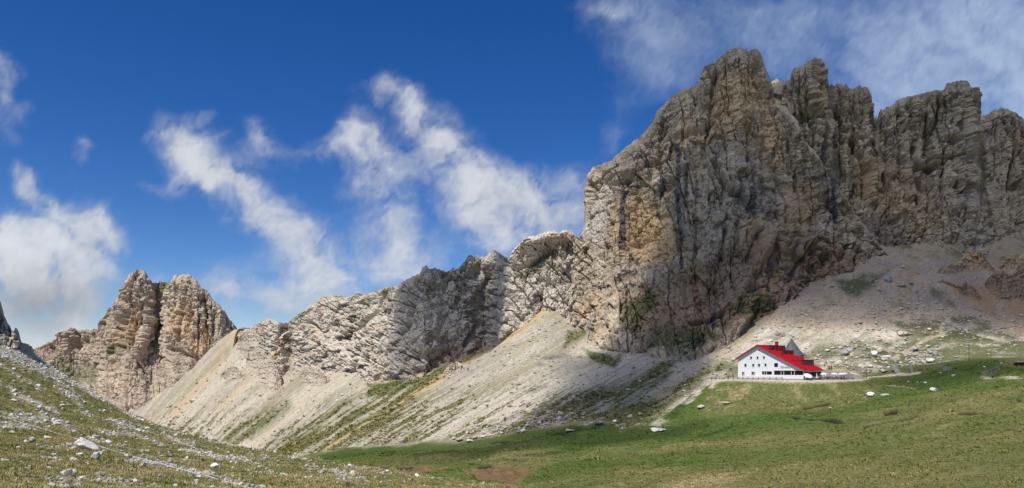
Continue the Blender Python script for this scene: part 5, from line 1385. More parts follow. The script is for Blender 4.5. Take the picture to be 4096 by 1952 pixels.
for k in range(6):
    a = k * math.pi / 3
    MB().box(math.cos(a) * 4.0 - .35, math.cos(a) * 4.0 + .35, math.sin(a) * 4.0 - .35, math.sin(a) * 4.0 + .35, zc0 - 1.5, zc0 - .5).build('window', pane_dark, pav)

# ------------------------------------------------------------------ retaining wall of the terrace
wpts = [(3283, 271, -1.1), (3310, 269, -1.3), (3345, 266.5, -1.55), (3385, 264, -1.95), (3425, 261, -2.6), (3452, 258, -3.4), (3463, 256, -3.95)]
wv, wf_ = [], []
for (px_, d, zt) in wpts:
    x = (px_ - CX) / F * d
    wv += [(x, d, TERR_Z - .6), (x, d, zt), (x + .15, d + .5, zt + .01), (x + .15, d + .5, TERR_Z - .6)]
for i in range(len(wpts) - 1):
    for k in range(3):
        a = i * 4 + k; wf_.append((a, a + 1, a + 5, a + 4))
wf_ += [(0, 1, 2, 3), tuple(range(len(wv) - 4, len(wv)))]
rw = MB(); rw.add(wv, wf_)
rw.build('retaining_wall', concrete, label='low grey concrete retaining wall tapering along the terrace path', category='wall')
print('house', round(time.time() - T0, 1))
# ------------------------------------------------------------------ people
def limb_mesh(name, bones, mats):
    """a body grown as one surface from a jointed skeleton: bones = {joint: (position, radius)}, links with a material index"""
    joints, links = bones
    names = list(joints); idx = {n: i for i, n in enumerate(names)}
    me = bpy.data.meshes.new(name); me.from_pydata([joints[n][0] for n in names], [(idx[a], idx[b]) for a, b, m in links], [])
    o = bpy.data.objects.new(name, me); COL.objects.link(o)
    md = o.modifiers.new('skin', 'SKIN'); o.modifiers.new('sub', 'SUBSURF').levels = 1
    for n in names:
        sv = me.skin_vertices[0].data[idx[n]]; r = joints[n][1]; sv.radius = (r, r) if not isinstance(r, tuple) else r
        sv.use_root = (n == 'pelvis')
    dg = bpy.context.evaluated_depsgraph_get(); dg.update()
    res = bpy.data.meshes.new_from_object(o.evaluated_get(dg)); bpy.data.objects.remove(o); bpy.data.meshes.remove(me)
    res.name = name
    for m in mats: res.materials.append(m)
    seg = [(np.array(joints[a][0]), np.array(joints[b][0]), m) for a, b, m in links]
    n = len(res.polygons); cen = np.zeros(n * 3); res.polygons.foreach_get('center', cen); cen = cen.reshape(-1, 3)
    best = np.full(n, 1e9); mi = np.zeros(n, np.int32)
    for a, b, m in seg:
        v = b - a; t_ = np.clip(((cen - a) @ v) / (v @ v + 1e-9), 0, 1); d = np.linalg.norm(cen - a - t_[:, None] * v, axis=1)
        s = d < best; best[s] = d[s]; mi[s] = m
    res.polygons.foreach_set('material_index', mi); res.polygons.foreach_set('use_smooth', np.ones(n, bool))
    return res
skin_m = plain('skin', (.46, .27, .19), .6, .3, .05); shoe_m = plain('boot_leather', (.06, .045, .035), .7, .2, .1)
t = NT('shirt_cloth', .9, .1); oi_ = t.new('ShaderNodeObjectInfo'); t.base(t.scale(oi_.outputs['Color'], t.ramp(t.noise(t.coords('Object'), 6, 4, .6), .3, .7, .88, 1.1))); shirt_m = t.m
t = NT('trouser_cloth', .9, .1); oi_ = t.new('ShaderNodeObjectInfo'); t.base(t.mix(oi_.outputs['Random'], (.035, .04, .06), (.20, .17, .13))); trouser_m = t.m
hair_ms = [plain('dark_hair', (.05, .035, .025), .7, .2, .1), plain('grey_hair', (.35, .33, .31), .7, .2, .1), plain('white_cap', (.75, .75, .73), .8, .1, .04), plain('brown_hair', (.13, .075, .04), .7, .2, .1)]
pack_ms = {'red': plain('red_pack', (.35, .02, .02), .8, .2, .08), 'blue': plain('blue_pack', (.03, .06, .22), .8, .2, .08), 'grey': plain('grey_pack', (.12, .12, .13), .8, .2, .08)}
def hand(j, l, tag, wrist, dirv, side):
    """palm and five fingers beyond a wrist"""
    w = Vector(wrist); d = Vector(dirv).normalized(); s = Vector(side).normalized()
    j['palm' + tag] = (tuple(w + d * .06), .028); l.append(('wrist' + tag, 'palm' + tag, 0))
    for k, (off, ln) in enumerate(((-.030, .070), (-.010, .082), (.010, .078), (.030, .060))):
        n = 'f%d%s' % (k, tag); j[n] = (tuple(w + d * (.075 + ln * .5) + s * off), .009); j[n + 'e'] = (tuple(w + d * (.07 + ln) + s * off + d.cross(s) * .02), .008)
        l += [('palm' + tag, n, 0), (n, n + 'e', 0)]
    j['th' + tag] = (tuple(w + d * .05 - s * .05), .010); j['the' + tag] = (tuple(w + d * .085 - s * .062), .008); l += [('palm' + tag, 'th' + tag, 0), ('th' + tag, 'the' + tag, 0)]
def body(pose):
    j, l = {}, []
    if pose == 'sit':
        z0 = .50; legs = {s: [(s * .10, 0, z0), (s * .12, -.42, z0 + .02), (s * .12, -.46, .08), (s * .13, -.62, .05)] for s in (-1, 1)}
        arms = {s: [(s * .19, 0, z0 + .50), (s * .25, -.10, z0 + .25), (s * .15, -.36, z0 + .24)] for s in (-1, 1)}; hd = (0, -1, 0)
    else:
        z0 = .93; st = .22 if pose == 'walk' else .05
        legs = {s: [(s * .10, 0, z0 - .03), (s * .105, -s * st * .5 - .03, .50), (s * .11, -s * st, .09), (s * .12, -s * st - .15, .05)] for s in (-1, 1)}
        arms = {s: [(s * .20, 0, z0 + .50), (s * .25, s * st * .5 + .03, z0 + .20), (s * .25, s * st - .12, z0 - .03)] for s in (-1, 1)}; hd = (0, -.35, -1)
    j['pelvis'] = ((0, 0, z0), (.155, .12)); j['waist'] = ((0, .0, z0 + .20), (.14, .10)); j['chest'] = ((0, 0, z0 + .42), (.175, .12)); j['neck'] = ((0, -.01, z0 + .57), .062)
    j['chin'] = ((0, -.03, z0 + .66), (.078, .085)); j['crown'] = ((0, -.015, z0 + .79), (.085, .095)); j['nose'] = ((0, -.135, z0 + .70), .016)
    l += [('pelvis', 'waist', 2), ('waist', 'chest', 1), ('chest', 'neck', 1), ('neck', 'chin', 0), ('chin', 'crown', 0), ('chin', 'nose', 0)]
    for s, tg in ((-1, 'l'), (1, 'r')):
        hip, kn, an, toe = legs[s]; j['hip' + tg] = (hip, .105); j['knee' + tg] = (kn, .068); j['ankle' + tg] = (an, .045); j['toe' + tg] = (toe, .045)
        l += [('pelvis', 'hip' + tg, 2), ('hip' + tg, 'knee' + tg, 2), ('knee' + tg, 'ankle' + tg, 2), ('ankle' + tg, 'toe' + tg, 3)]
        sh, el_, wr = arms[s]; j['sh' + tg] = (sh, .072); j['el' + tg] = (el_, .05); j['wrist' + tg] = (wr, .033)
        l += [('chest', 'sh' + tg, 1), ('sh' + tg, 'el' + tg, 1), ('el' + tg, 'wrist' + tg, 0)]
        hand(j, l, tg, wr, hd, (s, 0, 0))
    return limb_mesh('person_' + pose, (j, l), [skin_m, shirt_m, trouser_m, shoe_m]), z0
POSES = {p: body(p) for p in ('sit', 'walk', 'stand')}
def hair_mesh(cap):
    m = MB().lathe([(.0, .125), (.06, .112), (.098, .07), (.112, .015), (.108, -.05), (.085, -.085)], 10)
    if cap: m.box(-.07, .07, -.20, -.08, .0, .02)
    else: m.box(-.09, .09, .05, .10, -.13, .02)
    return m
HAIR = [hair_mesh(i == 2).mesh('hair', hair_ms[i], True) for i in range(4)]
PACK = {k: MB().box(-.16, .16, .12, .32, -.28, .26).box(-.12, .12, .321, .38, -.22, .02).mesh('backpack', m) for k, m in pack_ms.items()}
def person(loc, rz, pose, shirt, hair, label, pack=None, group=None, scale=1.0):
    me, z0 = POSES[pose]
    o = put('person', me, loc=loc, label=label, category='person', group=group); o.rotation_euler = (0, 0, rz); o.color = (*shirt, 1); o.scale = (scale,) * 3
    h = put('hat' if hair == 2 else 'hair', HAIR[hair], o); h.location = (0, -.01, z0 + .775)
    if pack: k = put('backpack', PACK[pack], o); k.location = (0, 0, z0 + .38)
    return o
def terr(px_, d): return Vector(((px_ - CX) / F * d, d, TERR_Z))

# ------------------------------------------------------------------ terrace furniture: tables with benches, parasols
table_wood = timber('table_timber', (.16, .085, .045), (.11, .06, .035))
def beer_table(loc, rz, label):
    r_ = empty('picnic_table', loc, rz, label=label, category='table', group='tables on the terrace')
    for k in range(3): MB().box(-1.1, 1.1, -.36 + k * .245, -.36 + k * .245 + .23, .72, .76).build('plank', table_wood, r_)
    for s in (-1, 1):
        MB().box(-1.1, 1.1, s * .75 - .14, s * .75 + .14, .43, .47).build('bench', table_wood, r_)
        for x in (-.8, .8):
            MB().box(x - .04, x + .04, s * .75 - .04, s * .75 + .04, 0, .428).build('bench_leg', dark_metal, r_)
            MB().box(x - .04, x + .04, s * .26 - .04, s * .26 + .04, 0, .718).build('leg', dark_metal, r_)
        MB().box(s * .8 - .03, s * .8 + .03, -.7, .7, .30, .36).build('brace', dark_metal, r_)
    return r_
TABLES = [(3288, 243.5, 'brown picnic table nearest the white bicycles'), (3322, 243, 'brown picnic table second from the white bicycles'), (3346, 247, 'brown picnic table in the middle under the parasols'), (3374, 243.5, 'brown picnic table second from the grey retaining wall end'), (3402, 247, 'brown picnic table nearest the open end of the terrace'), (3262, 246, 'brown picnic table beside the glass doors')]
for px_, d, lb in TABLES: beer_table(terr(px_, d), math.radians(3), lb)
canvas = plain('white_canvas', (.74, .73, .69), .9, .1, .04)
def parasol(loc, label, closed=False, tilt=0.0, size=1.5, h=2.35, turn=0):
    r_ = empty('parasol', loc, turn, label=label, category='parasol', group='parasols on the terrace')
    MB().lathe([(.0, 0), (.3, 0), (.3, .06), (.05, .1), (.0, .1)], 12).build('base', concrete, r_)
    MB().tube([(0, 0, .05), (0, 0, h + (.12 if not closed else .3))], .025, 8).build('pole', dark_metal, r_)
    if closed:
        c = MB().lathe([(.03, h + .28), (.07, h + .1), (.13, h - .5), (.19, h - 1.2), (.16, h - 1.5), (.0, h - 1.48)], 8)
        co = c.build('canopy', canvas, r_)
    else:
        prof = [(.02, h + .12), (size * .35, h + .02), (size * .72, h - .16), (size, h - .36), (size * 1.01, h - .50), (size * .985, h - .50), (size * .97, h - .37), (size * .70, h - .19), (size * .33, h - .02), (.0, h + .08)]
        co = MB().lathe(prof, 8).build('canopy', canvas, r_)
        for k in range(8):
            a = k * math.pi / 4; MB().tube([(0, 0, h + .05), (math.cos(a) * size * .96, math.sin(a) * size * .96, h - .40)], .012, 4).build('rib', dark_metal, r_)
    if tilt: r_.rotation_euler = (tilt[0], tilt[1], turn)
    return r_
parasol(terr(3226, 237.8) + Vector((0, 0, 0)), 'large white parasol tilted towards the viewer by the house corner', tilt=(math.radians(30), math.radians(8)), size=1.45, h=2.1)
for px_, d, cl, sz, lb in ((3295, 242.6, False, 1.15, 'open white parasol above the picnic table left of centre on the terrace'), (3337, 246, False, 1.15, 'open white parasol at the middle of the terrace'), (3365, 242.6, False, 1.12, 'open white parasol in front of another near the grey wall'), (3377, 251, False, 1.2, 'open pale parasol half hidden behind the last one on the terrace'),
                       (3267, 243, True, 0, 'folded white parasol standing before the glass doors'), (3291, 249, True, 0, 'folded white parasol left one of the pair behind the first open parasol'), (3302, 250, True, 0, 'folded white parasol right one of the pair behind the first open parasol'), (3338, 252, True, 0, 'folded white parasol under the middle open parasol'), (3346, 252, True, 0, 'folded white parasol just right of the middle parasol pole')):
    parasol(terr(px_, d), lb, cl, size=sz or 1, h=2.3 if not cl else 2.0, turn=px_ * .37)
SEATED = [
 # column, distance, turn (0 faces the viewer), shirt, hair, label
 (3223,240.5,0,(.70,.70,.68),3,'seated person in white top nearest the house corner'),
 (3231,242,3.1,(.16,.22,.25),0,'seated person in grey-blue top behind the bicycles'),
 (3238,240.5,.2,(.62,.63,.66),1,'seated person in pale top under the tilted parasol'),
 (3245,242,3.1,(.75,.76,.78),2,'seated person in white shirt and cap right of the tilted parasol'),
 (3255,244.8,.1,(.10,.13,.22),0,'seated person in dark blue top at the table by the glass doors'),
 (3262,244.8,-.1,(.25,.27,.30),3,'seated person in grey top at the table by the glass doors'),
 (3272,242.7,3.14,(.55,.70,.58),1,'seated person in pale green shirt with back turned'),
 (3279,242.7,3.0,(.02,.02,.022),2,'seated person in black top and white cap'),
 (3285,244.3,.1,(.60,.22,.26),3,'seated person in pink shirt facing the viewer'),
 (3289,242.7,3.2,(.38,.06,.10),0,'seated person in wine red shirt with back turned'),
 (3300,242.2,3.1,(.12,.30,.60),1,'seated person in sky blue shirt beside the parasol pole'),
 (3305,243.9,.1,(.06,.14,.40),0,'seated person in royal blue shirt behind the second table'),
 (3311,243.9,-.1,(.03,.05,.14),3,'seated person in navy top behind the second table'),
 (3317,243.9,.1,(.05,.06,.10),0,'seated person in dark top and brown hair at the second table'),
 (3323,243.9,0,(.10,.14,.34),1,'seated person in blue top and grey hair at the second table'),
 (3328,242.2,3.14,(.55,.015,.03),0,'seated person in bright red shirt with back turned'),
 (3337,247.8,0,(.55,.62,.72),1,'seated person in pale blue shirt under the middle parasol'),
 (3345,246.2,3.1,(.05,.09,.30),0,'seated person in dark blue shirt under the middle parasol'),
 (3352,246.2,3.2,(.08,.42,.62),2,'seated person in turquoise shirt and white cap'),
 (3364,244.4,.1,(.03,.03,.035),0,'seated person in black top left at the last but one table'),
 (3371,244.4,0,(.65,.20,.16),3,'seated person in coral shirt at the last but one table'),
 (3376,242.7,3.1,(.50,.10,.09),0,'seated person in brick red shirt at the last but one table'),
 (3381,242.7,3.2,(.62,.62,.66),1,'seated person in pale shirt at the end table'),
]
for px_, d, rz, sh, hr, lb in SEATED:
    person(terr(px_, d) + Vector((0, 0, -.04)), rz + math.radians(3), 'sit', sh, hr, lb)
person(terr(2911, 249.5), math.radians(80), 'walk', (.62, .30, .36), 2, 'person in pink top and white hat walking behind the fence', None)
def on(px_, py_, dmin=225): return spot(px_, py_, dmin)
person(on(3298, 1468, 262), math.radians(180), 'walk', (.62, .42, .50), 2, 'hiker in pink shirt and white cap climbing the path above the red roof', None)
person(on(3317, 1480, 258), math.radians(10), 'walk', (.30, .02, .03), 0, 'hiker in dark red shirt, left of the pair on the path above the terrace', 'grey')
person(on(3325, 1480, 258), math.radians(190), 'walk', (.05, .05, .06), 0, 'hiker with red backpack, right of the pair on the path above the terrace', 'red')
person(on(2017, 1687, 240), math.radians(170), 'walk', (.04, .06, .10), 0, 'dark blue hiker, left of the pair on the path below the great scree', 'blue')
person(on(2022, 1687, 240), math.radians(190), 'walk', (.12, .25, .34), 3, 'hiker in light blue, right of the pair on the path below the great scree', 'grey')

# ------------------------------------------------------------------ bicycles parked before the terrace
def bicycle_parts():
    ps = []
    for x in (-.53, .53):
        w = MB(); w.tube([(x + .33 * math.cos(a), 0, .34 + .33 * math.sin(a)) for a in np.linspace(0, 2 * math.pi, 17)], .022, 5)
        h_ = MB()
        for k in range(8):
            a = k * math.pi / 4; h_.tube([(x, 0, .34), (x + .32 * math.cos(a), 0, .34 + .32 * math.sin(a))], .004, 3)
        ps.append(('wheel', w.mesh('wheel', dark_metal), ('spokes', h_.mesh('spokes', sill_stone))))
    fr = MB()
    for a, b in (((-.53, 0, .34), (-.15, 0, .85)), ((-.53, 0, .34), (.0, 0, .32)), ((.0, 0, .32), (-.2, 0, .95)), ((.0, 0, .32), (.38, 0, .80)), ((-.15, 0, .82), (.36, 0, .88)), ((.53, 0, .34), (.34, 0, 1.0))): fr.tube([a, b], .02, 6)
    ps.append(('frame', fr.mesh('frame', plain('bike_paint', (.45, .46, .48), .4, .5, .05)), None))
    ps.append(('saddle', MB().box(-.32, -.08, -.06, .06, .95, 1.0).mesh('saddle', dark_metal), None))
    ps.append(('handlebar', MB().tube([(.30, -.3, 1.05), (.34, 0, 1.02), (.30, .3, 1.05)], .015, 6).mesh('handlebar', dark_metal), None))
    return ps
BIKE = bicycle_parts()
for i, (px_, d, a, lb) in enumerate(((3226, 237.0, 10, 'bicycle parked nearest the house corner'), (3237, 236.6, -8, 'bicycle second from the house corner'), (3247, 237.2, 14, 'bicycle third from the house corner'), (3257, 236.8, -5, 'bicycle farthest from the house corner, by the open terrace'))):
    o = empty('bicycle', terr(px_, d), math.radians(a), label=lb, category='bicycle', group='bicycles before the terrace')
    for nm, me_, subp in BIKE:
        q = put(nm, me_, o)
        if subp: put(subp[0], subp[1], q)

# ------------------------------------------------------------------ fence before the gable
fx_list = [2845.6, 2863, 2877.5, 2895.6, 2914, 2933, 2952, 2971.4, 2991.3, 3012.2, 3033.2, 3056, 3079, 3104.5, 3129.8]
fpts = [terr(p, lerp(251.0, 241.0, (p - 2845.6) / 284)) for p in fx_list]
fence = empty('fence', fpts[0], 0, label='dark timber post and rail fence before the white gable', category='fence')
for i, p in enumerate(fpts):
    q = p - fpts[0]
    MB().box(q.x - .07, q.x + .07, q.y - .07, q.y + .07, -.3, .98).build('post', dark_wood, fence)
    if i + 1 < len(fpts):
        r2 = fpts[i + 1] - fpts[0]
        for z in (.90, .45):
            MB().beam((q.x, q.y - .10, z), (r2.x, r2.y - .10, z + .01), .05, .12).build('rail', dark_wood, fence)

# signpost at the end of the terrace
sp = on(3466, 1513, 236)
sg = empty('signpost', sp, 0, label='brown trail signpost at the end of the terrace path', category='signpost')
MB().box(-.05, .05, -.05, .05, -.3, 2.25).build('post', dark_wood, sg)
for k, (x0, x1, z) in enumerate(((-.38, .40, 1.9), (-.42, .36, 1.62), (-.36, .42, 1.34))):
    MB().prism([(x0, z - .11), (x1 - .12, z - .11), (x1, z), (x1 - .12, z + .11), (x0, z + .11)], -.09, -.06).build('sign_board', brown_wood, sg)

# ------------------------------------------------------------------ old timber on the slope
def plank_stand(px0, py0, px1, py1, d0, n, width_px, label, lean=5.0):
    """weathered planks leaning uphill and bowed, side by side"""
    base = on(px0, py0, 235)
    o = empty('plank_panel', base, 0, label=label, category='planks')
    d1 = base.y + lean
    for k in range(n):
        u = (k - (n - 1) / 2) * width_px / n
        m = MB(); prev = None
        for s in range(7):
            t_ = s / 6
            px_ = lerp(px0, px1, t_ ** 1.25) + u * (1 - .1 * t_); py_ = lerp(py0, py1, t_) - .8 * (k % 2) * t_ - abs(u) * .05
            d = lerp(base.y, d1, t_)
            p = P(px_, py_, d) - base
            if prev is not None: m.beam(prev, p + (p - prev) * .06, width_px / n * d / F * .92, .06, up=(0, -1, .6))
            prev = p
        m.build('plank', old_wood, o)
    return o
plank_stand(3592, 1492, 3572, 1457, 252, 7, 26, 'wide panel of weathered grey planks leaning on the slope beside the path')
plank_stand(3648, 1488, 3637, 1456, 252, 4, 13, 'narrow bundle of grey planks standing right of the wide plank panel')
b0 = on(3655, 1480, 240)
rf_ = empty('broken_fence', b0, 0, label='short broken grey rail fence right of the narrow plank bundle', category='fence')
for a, b, w in (((3650, 1468), (3673, 1472), .12), ((3671.5, 1470), (3671.5, 1483), .14), ((3676, 1470), (3676.5, 1483), .14), ((3668, 1483), (3708, 1482), .10)):
    MB().beam(P(a[0], a[1], b0.y) - b0, P(b[0], b[1], b0.y + .3) - b0, w).build('rail' if a[1] == 1468 or a[1] == 1483 else 'post', old_wood, rf_)
tb = on(3790, 1481, 225)
tp = empty('timber_stack', tb, 0, label='stack of pale upright boards beside the dark heap on the meadow edge', category='timber')
for k in range(11):
    x = (k - 5) * .30; h = .75 + .45 * math.sin(k / 10 * math.pi) + .1 * (k % 2)
    MB().beam((x, 0, -.15), (x + .16, .35, h), .2, .06, up=(0, -1, 0)).build('board', old_wood, tp)
MB().beam((.0, -.1, -.3), (-.05, -.1, 2.1), .12).build('post', old_wood, tp)
MB().beam((1.15, -.1, -.3), (1.15, -.1, 1.35), .09).build('post', old_wood, tp)
dh = on(3819, 1478, 225)
black_sheet = plain('black_tarpaulin', (.02, .021, .023), .55, .3, .3, 3, bump=.1)
hm = stone_mesh('tarpaulin_heap', 311, 3, (1, .6, .42), 6, .2); hm.materials.append(black_sheet)
o = put('tarpaulin_heap', hm, loc=dh, label='dark tarpaulin-covered heap right of the pale boards', category='heap'); o.scale = (1.9, 1.9, 1.9)

# cattle fence with four rails
g0 = on(3934, 1512, 150)
gd = g0.y
gate = empty('cattle_fence', g0, 0, label='grey cattle fence of sloping rails on the right meadow', category='fence')
for k in range(4):
    MB().beam(P(3927 + 2 * k, 1491 + k * 3.2, gd) - g0, P(3999 - k * 3, 1464 + k * 4.2, gd + 3 + k * .15) - g0, .07, .14).build('rail', old_wood, gate)
for px_, y0, y1, dd_ in ((3930, 1493, 1511, 0), (3941, 1489, 1513, .3), (3966, 1478, 1498, 1.6), (3997, 1463, 1482, 2.9)):
    MB().beam(P(px_, y1, gd + dd_ + .1) - g0, P(px_, y0, gd + dd_ + .1) - g0, .12).build('post', old_wood, gate)

# log stack at the right edge
l0 = on(4085, 1463, 190)
ls_ = empty('log_stack', l0, 0, label='dark stack of logs with stones on top at the right edge', category='logs')
log_end = timber('log_bark', (.055, .042, .034), (.03, .024, .02)); rs_ = random.Random(5)
for row_ in range(4):
    for k in range(11 - row_):
        r = .15 + rs_.uniform(-.02, .02); x = -1.9 + k * .33 + row_ * .17; z = .1 + row_ * .29
        MB().tube([(x, -.6 + rs_.uniform(-.1, .1), z), (x, 1.4, z)], r, 8).build('log', log_end, ls_)
for k in range(4):
    MB().beam((1.2, -.7, .3 + k * .3), (4.2, -.75, .12 + k * .31), .08, .12).build('rail', old_wood, ls_)
for k in range(5):
    m = small_stones[k]
    q = put('weight_stone', m, ls_); q.location = (-1.6 + k * .62, .2, 1.18); q.scale = (.55, .5, .5)

# poles and stakes
def stake(px_, y0, y1, dmin, w, mat, name, label, category='pole', group=None):
    b = on(px_, y1, dmin); h = (y1 - y0) / F * b.y
    m = MB(); m.tube([(0, 0, -.3), (0, 0, h * .5), (.02, 0, h)], [w, w * .9, w * .75], 8)
    return m.build(name, mat, loc=b, label=label, category=category, group=group)
stake(3876, 1372, 1448, 225, .10, dark_wood, 'wooden_pole', 'tall thin wooden pole on the slope right of the boulders')
stake(4054, 1453, 1468, 190, .05, plain('yellow_paint', (.42, .36, .05), .7, .2, .1), 'boundary_stake', 'yellow stake just left of the log stack', 'stake')
stake(3979, 1502, 1515, 150, .04, old_wood, 'boundary_stake', 'thin grey stake by the meadow path, left of two', 'stake')
stake(4034, 1499, 1515, 150, .04, old_wood, 'boundary_stake', 'thin grey stake by the meadow path, right of two', 'stake')
stake(3929, 1453, 1466, 200, .04, old_wood, 'boundary_stake', 'short stake beside the white stone above the cattle fence', 'stake')
stake(2484, 1712, 1749, 150, .035, plain('pale_cane', (.42, .34, .16), .8, .2, .1), 'marker_cane', 'thin pale cane standing in the meadow below the small shed', 'stake')
gw = MB().tube([P(3810, 1462, dh.y), P(3817, 1445, dh.y + 4), P(3823, 1425, dh.y + 12), P(3829, 1395, dh.y + 28)], .045, 5)
gw.build('guy_wire', old_wood, label='grey cable rising from the dark heap up the slope', category='cable')

# ------------------------------------------------------------------ the small shed in the meadow
s0 = on(2400, 1709, 200)
shed = empty('small_shed', s0, math.radians(6), label='tiny grey plank shed with flat stone-weighted roof at the scree foot', category='shed')
sw = 31 * s0.y / F; sh_ = 15.5 * s0.y / F
for side in range(2):
    for k in range(9):
        x0 = -sw / 2 + k * sw / 9
        MB().box(x0 + .01, x0 + sw / 9 - .01, side * 1.8, side * 1.8 + .05, -.3, sh_ + (.02 if side else 0)).build('board', old_wood, shed)
for s in (-1, 1):
    for k in range(5): MB().box(s * sw / 2 - .025, s * sw / 2 + .025, .06 + k * .345, .06 + k * .345 + .33, -.3, sh_).build('board', dark_wood, shed)
MB().box(-.9, -.1, -.03, -.004, 0, sh_ * .85).build('door', brown_wood, shed)
rfs = MB().box(-sw / 2 - .35, sw / 2 + .35, -.4, 2.2, sh_ + .03, sh_ + .2).build('roof', plain('old_shingle', (.15, .16, .15), .9, .1, .25, 2), shed)
q = put('weight_stone', small_stones[2], rfs); q.location = (.35, .6, sh_ + .2); q.scale = (1.3, .9, 1.0)
for k in range(2): MB().beam((-sw / 2 - .1 + k * .1, -.2 + k * .9, sh_ * .9), (-sw / 2 - 1.7 + k * .5, -.4 + k * .9, -.1), .12).build('prop', dark_wood, shed)

# ------------------------------------------------------------------ the cable over the near spur and the stake at the bottom edge
cab_px = [(-60, 1652), (0, 1668), (100, 1698), (210, 1731), (302, 1757), (370, 1780), (480, 1815), (560, 1838), (700, 1877), (800, 1904), (900, 1932), (1010, 1962)]
cab_pts = []
for k in range(60):
    t_ = k / 59 * (len(cab_px) - 1); i = min(int(t_), len(cab_px) - 2); fr_ = t_ - i
    v = spot(lerp(cab_px[i][0], cab_px[i + 1][0], fr_), lerp(cab_px[i][1], cab_px[i + 1][1], fr_), 0, 100); cab_pts.append(v + Vector((0, 0, .05)))
for _ in range(3):
    cab_pts = [cab_pts[0]] + [(cab_pts[i - 1] + cab_pts[i] * 2 + cab_pts[i + 1]) / 4 for i in range(1, len(cab_pts) - 1)] + [cab_pts[-1]]
for p in cab_pts: p.z = max(p.z, ground_z(p.x, p.y) + .05)
MB().tube(cab_pts, .016, 6).build('cable', plain('galvanised_cable', (.55, .57, .60), .45, .4, .08), smooth=True, label='thin pale metal cable running down across the near stony slope', category='cable')
st_ = spot(1391, 1958, 0, 60)
sk = empty('wooden_stake', st_, .3, label='short reddish wooden stake at the bottom edge', category='stake')
MB().box(-.055, .055, -.055, .055, -.2, .24).build('post', brown_wood, sk)
MB().box(-.06, .06, -.06, .06, .241, .262).build('cap', old_wood, sk)
print('props', round(time.time() - T0, 1))
# ------------------------------------------------------------------ boulders that can be told apart
BIG = [stone_mesh('boulder', 500 + i, 3, sq, cu, ro) for i, (sq, cu, ro) in enumerate([((1, .8, .72), 12, .16), ((1, .7, .42), 10, .18), ((1, .85, .8), 8, .2), ((1, .6, .34), 14, .14), ((1, .9, .55), 9, .24), ((1, .75, .6), 16, .12)])]
BMESH = {}
def boulder(px_, py_, w, h, label, mat=None, var=None, dmin=0.0, dmax=1e9, group=None, name='boulder', turn=None, tilt=0.0, sink=.0, rows='centre'):
    """a rock seen centred at this point of the photograph with this size in its pixels"""
    b = spot(px_, py_ + h * .45, dmin, dmax)
    s = w * b.y / F
    var = var if var is not None else (abs(int(px_ * 7 + py_ * 3)) % 6)
    if h / w < .42: var = (1, 3)[int(px_) % 2]
    me = BIG[var]; mat = mat or lime
    key = (var, mat.name)
    if key not in BMESH:
        c = me.copy(); c.materials.clear(); c.materials.append(mat); BMESH[key] = c
    me = BMESH[key]
    co = np.zeros(len(me.vertices) * 3); me.vertices.foreach_get('co', co); co = co.reshape(-1, 3)
    ez = co[:, 2].max()
    o = put(name, me, loc=b, label=label, category='boulder', group=group)
    o.scale = (s, s * .95, max((h * b.y / F) / ez, s * .15))
    o.rotation_euler = (0, tilt, (turn if turn is not None else math.sin(px_ * 1.7) * .35))
    o.location.z -= sink
    return o
G1 = 'white stones in the grass of the near spur'; G2 = 'pale boulders on the slope beside the house'; G3 = 'boulders along the foot of the great scree'; G4 = 'white boulders in the meadow'
L1 = 'white limestone rock lying in the grass of the near left spur'
boulder(342, 1788, 96, 34, 'long tilted white slab with dark cracks, the largest rock on the near spur', lime_bleached, 3, dmax=100, turn=-.15, tilt=.40, group=G1, sink=-.12)
boulder(381, 1824, 34, 32, 'angular white block leaning at the lower end of the long slab', lime_bleached, 5, dmax=100, group=G1, turn=.6)
boulder(861, 1863, 40, 22, 'rounded white boulder alone above the cable low on the spur', lime_bleached, 0, dmax=100, group=G1)
boulder(852, 1756, 34, 18, 'low white rock near the crest with a smaller one at its right', lime, 2, dmax=100, group=G1)
boulder(685, 1664, 26, 18, 'squarish pale rock on the spur crest against the scree', lime, 2, dmax=100, group=G1)
boulder(994, 1885, 26, 13, 'grey rock with grass at its foot on the lower spur', lime_grey, 0, dmax=100, group=G1)
boulder(1058, 1836, 24, 13, 'square-edged white rock on the bare patch of the spur', lime, 5, dmax=100, group=G1)
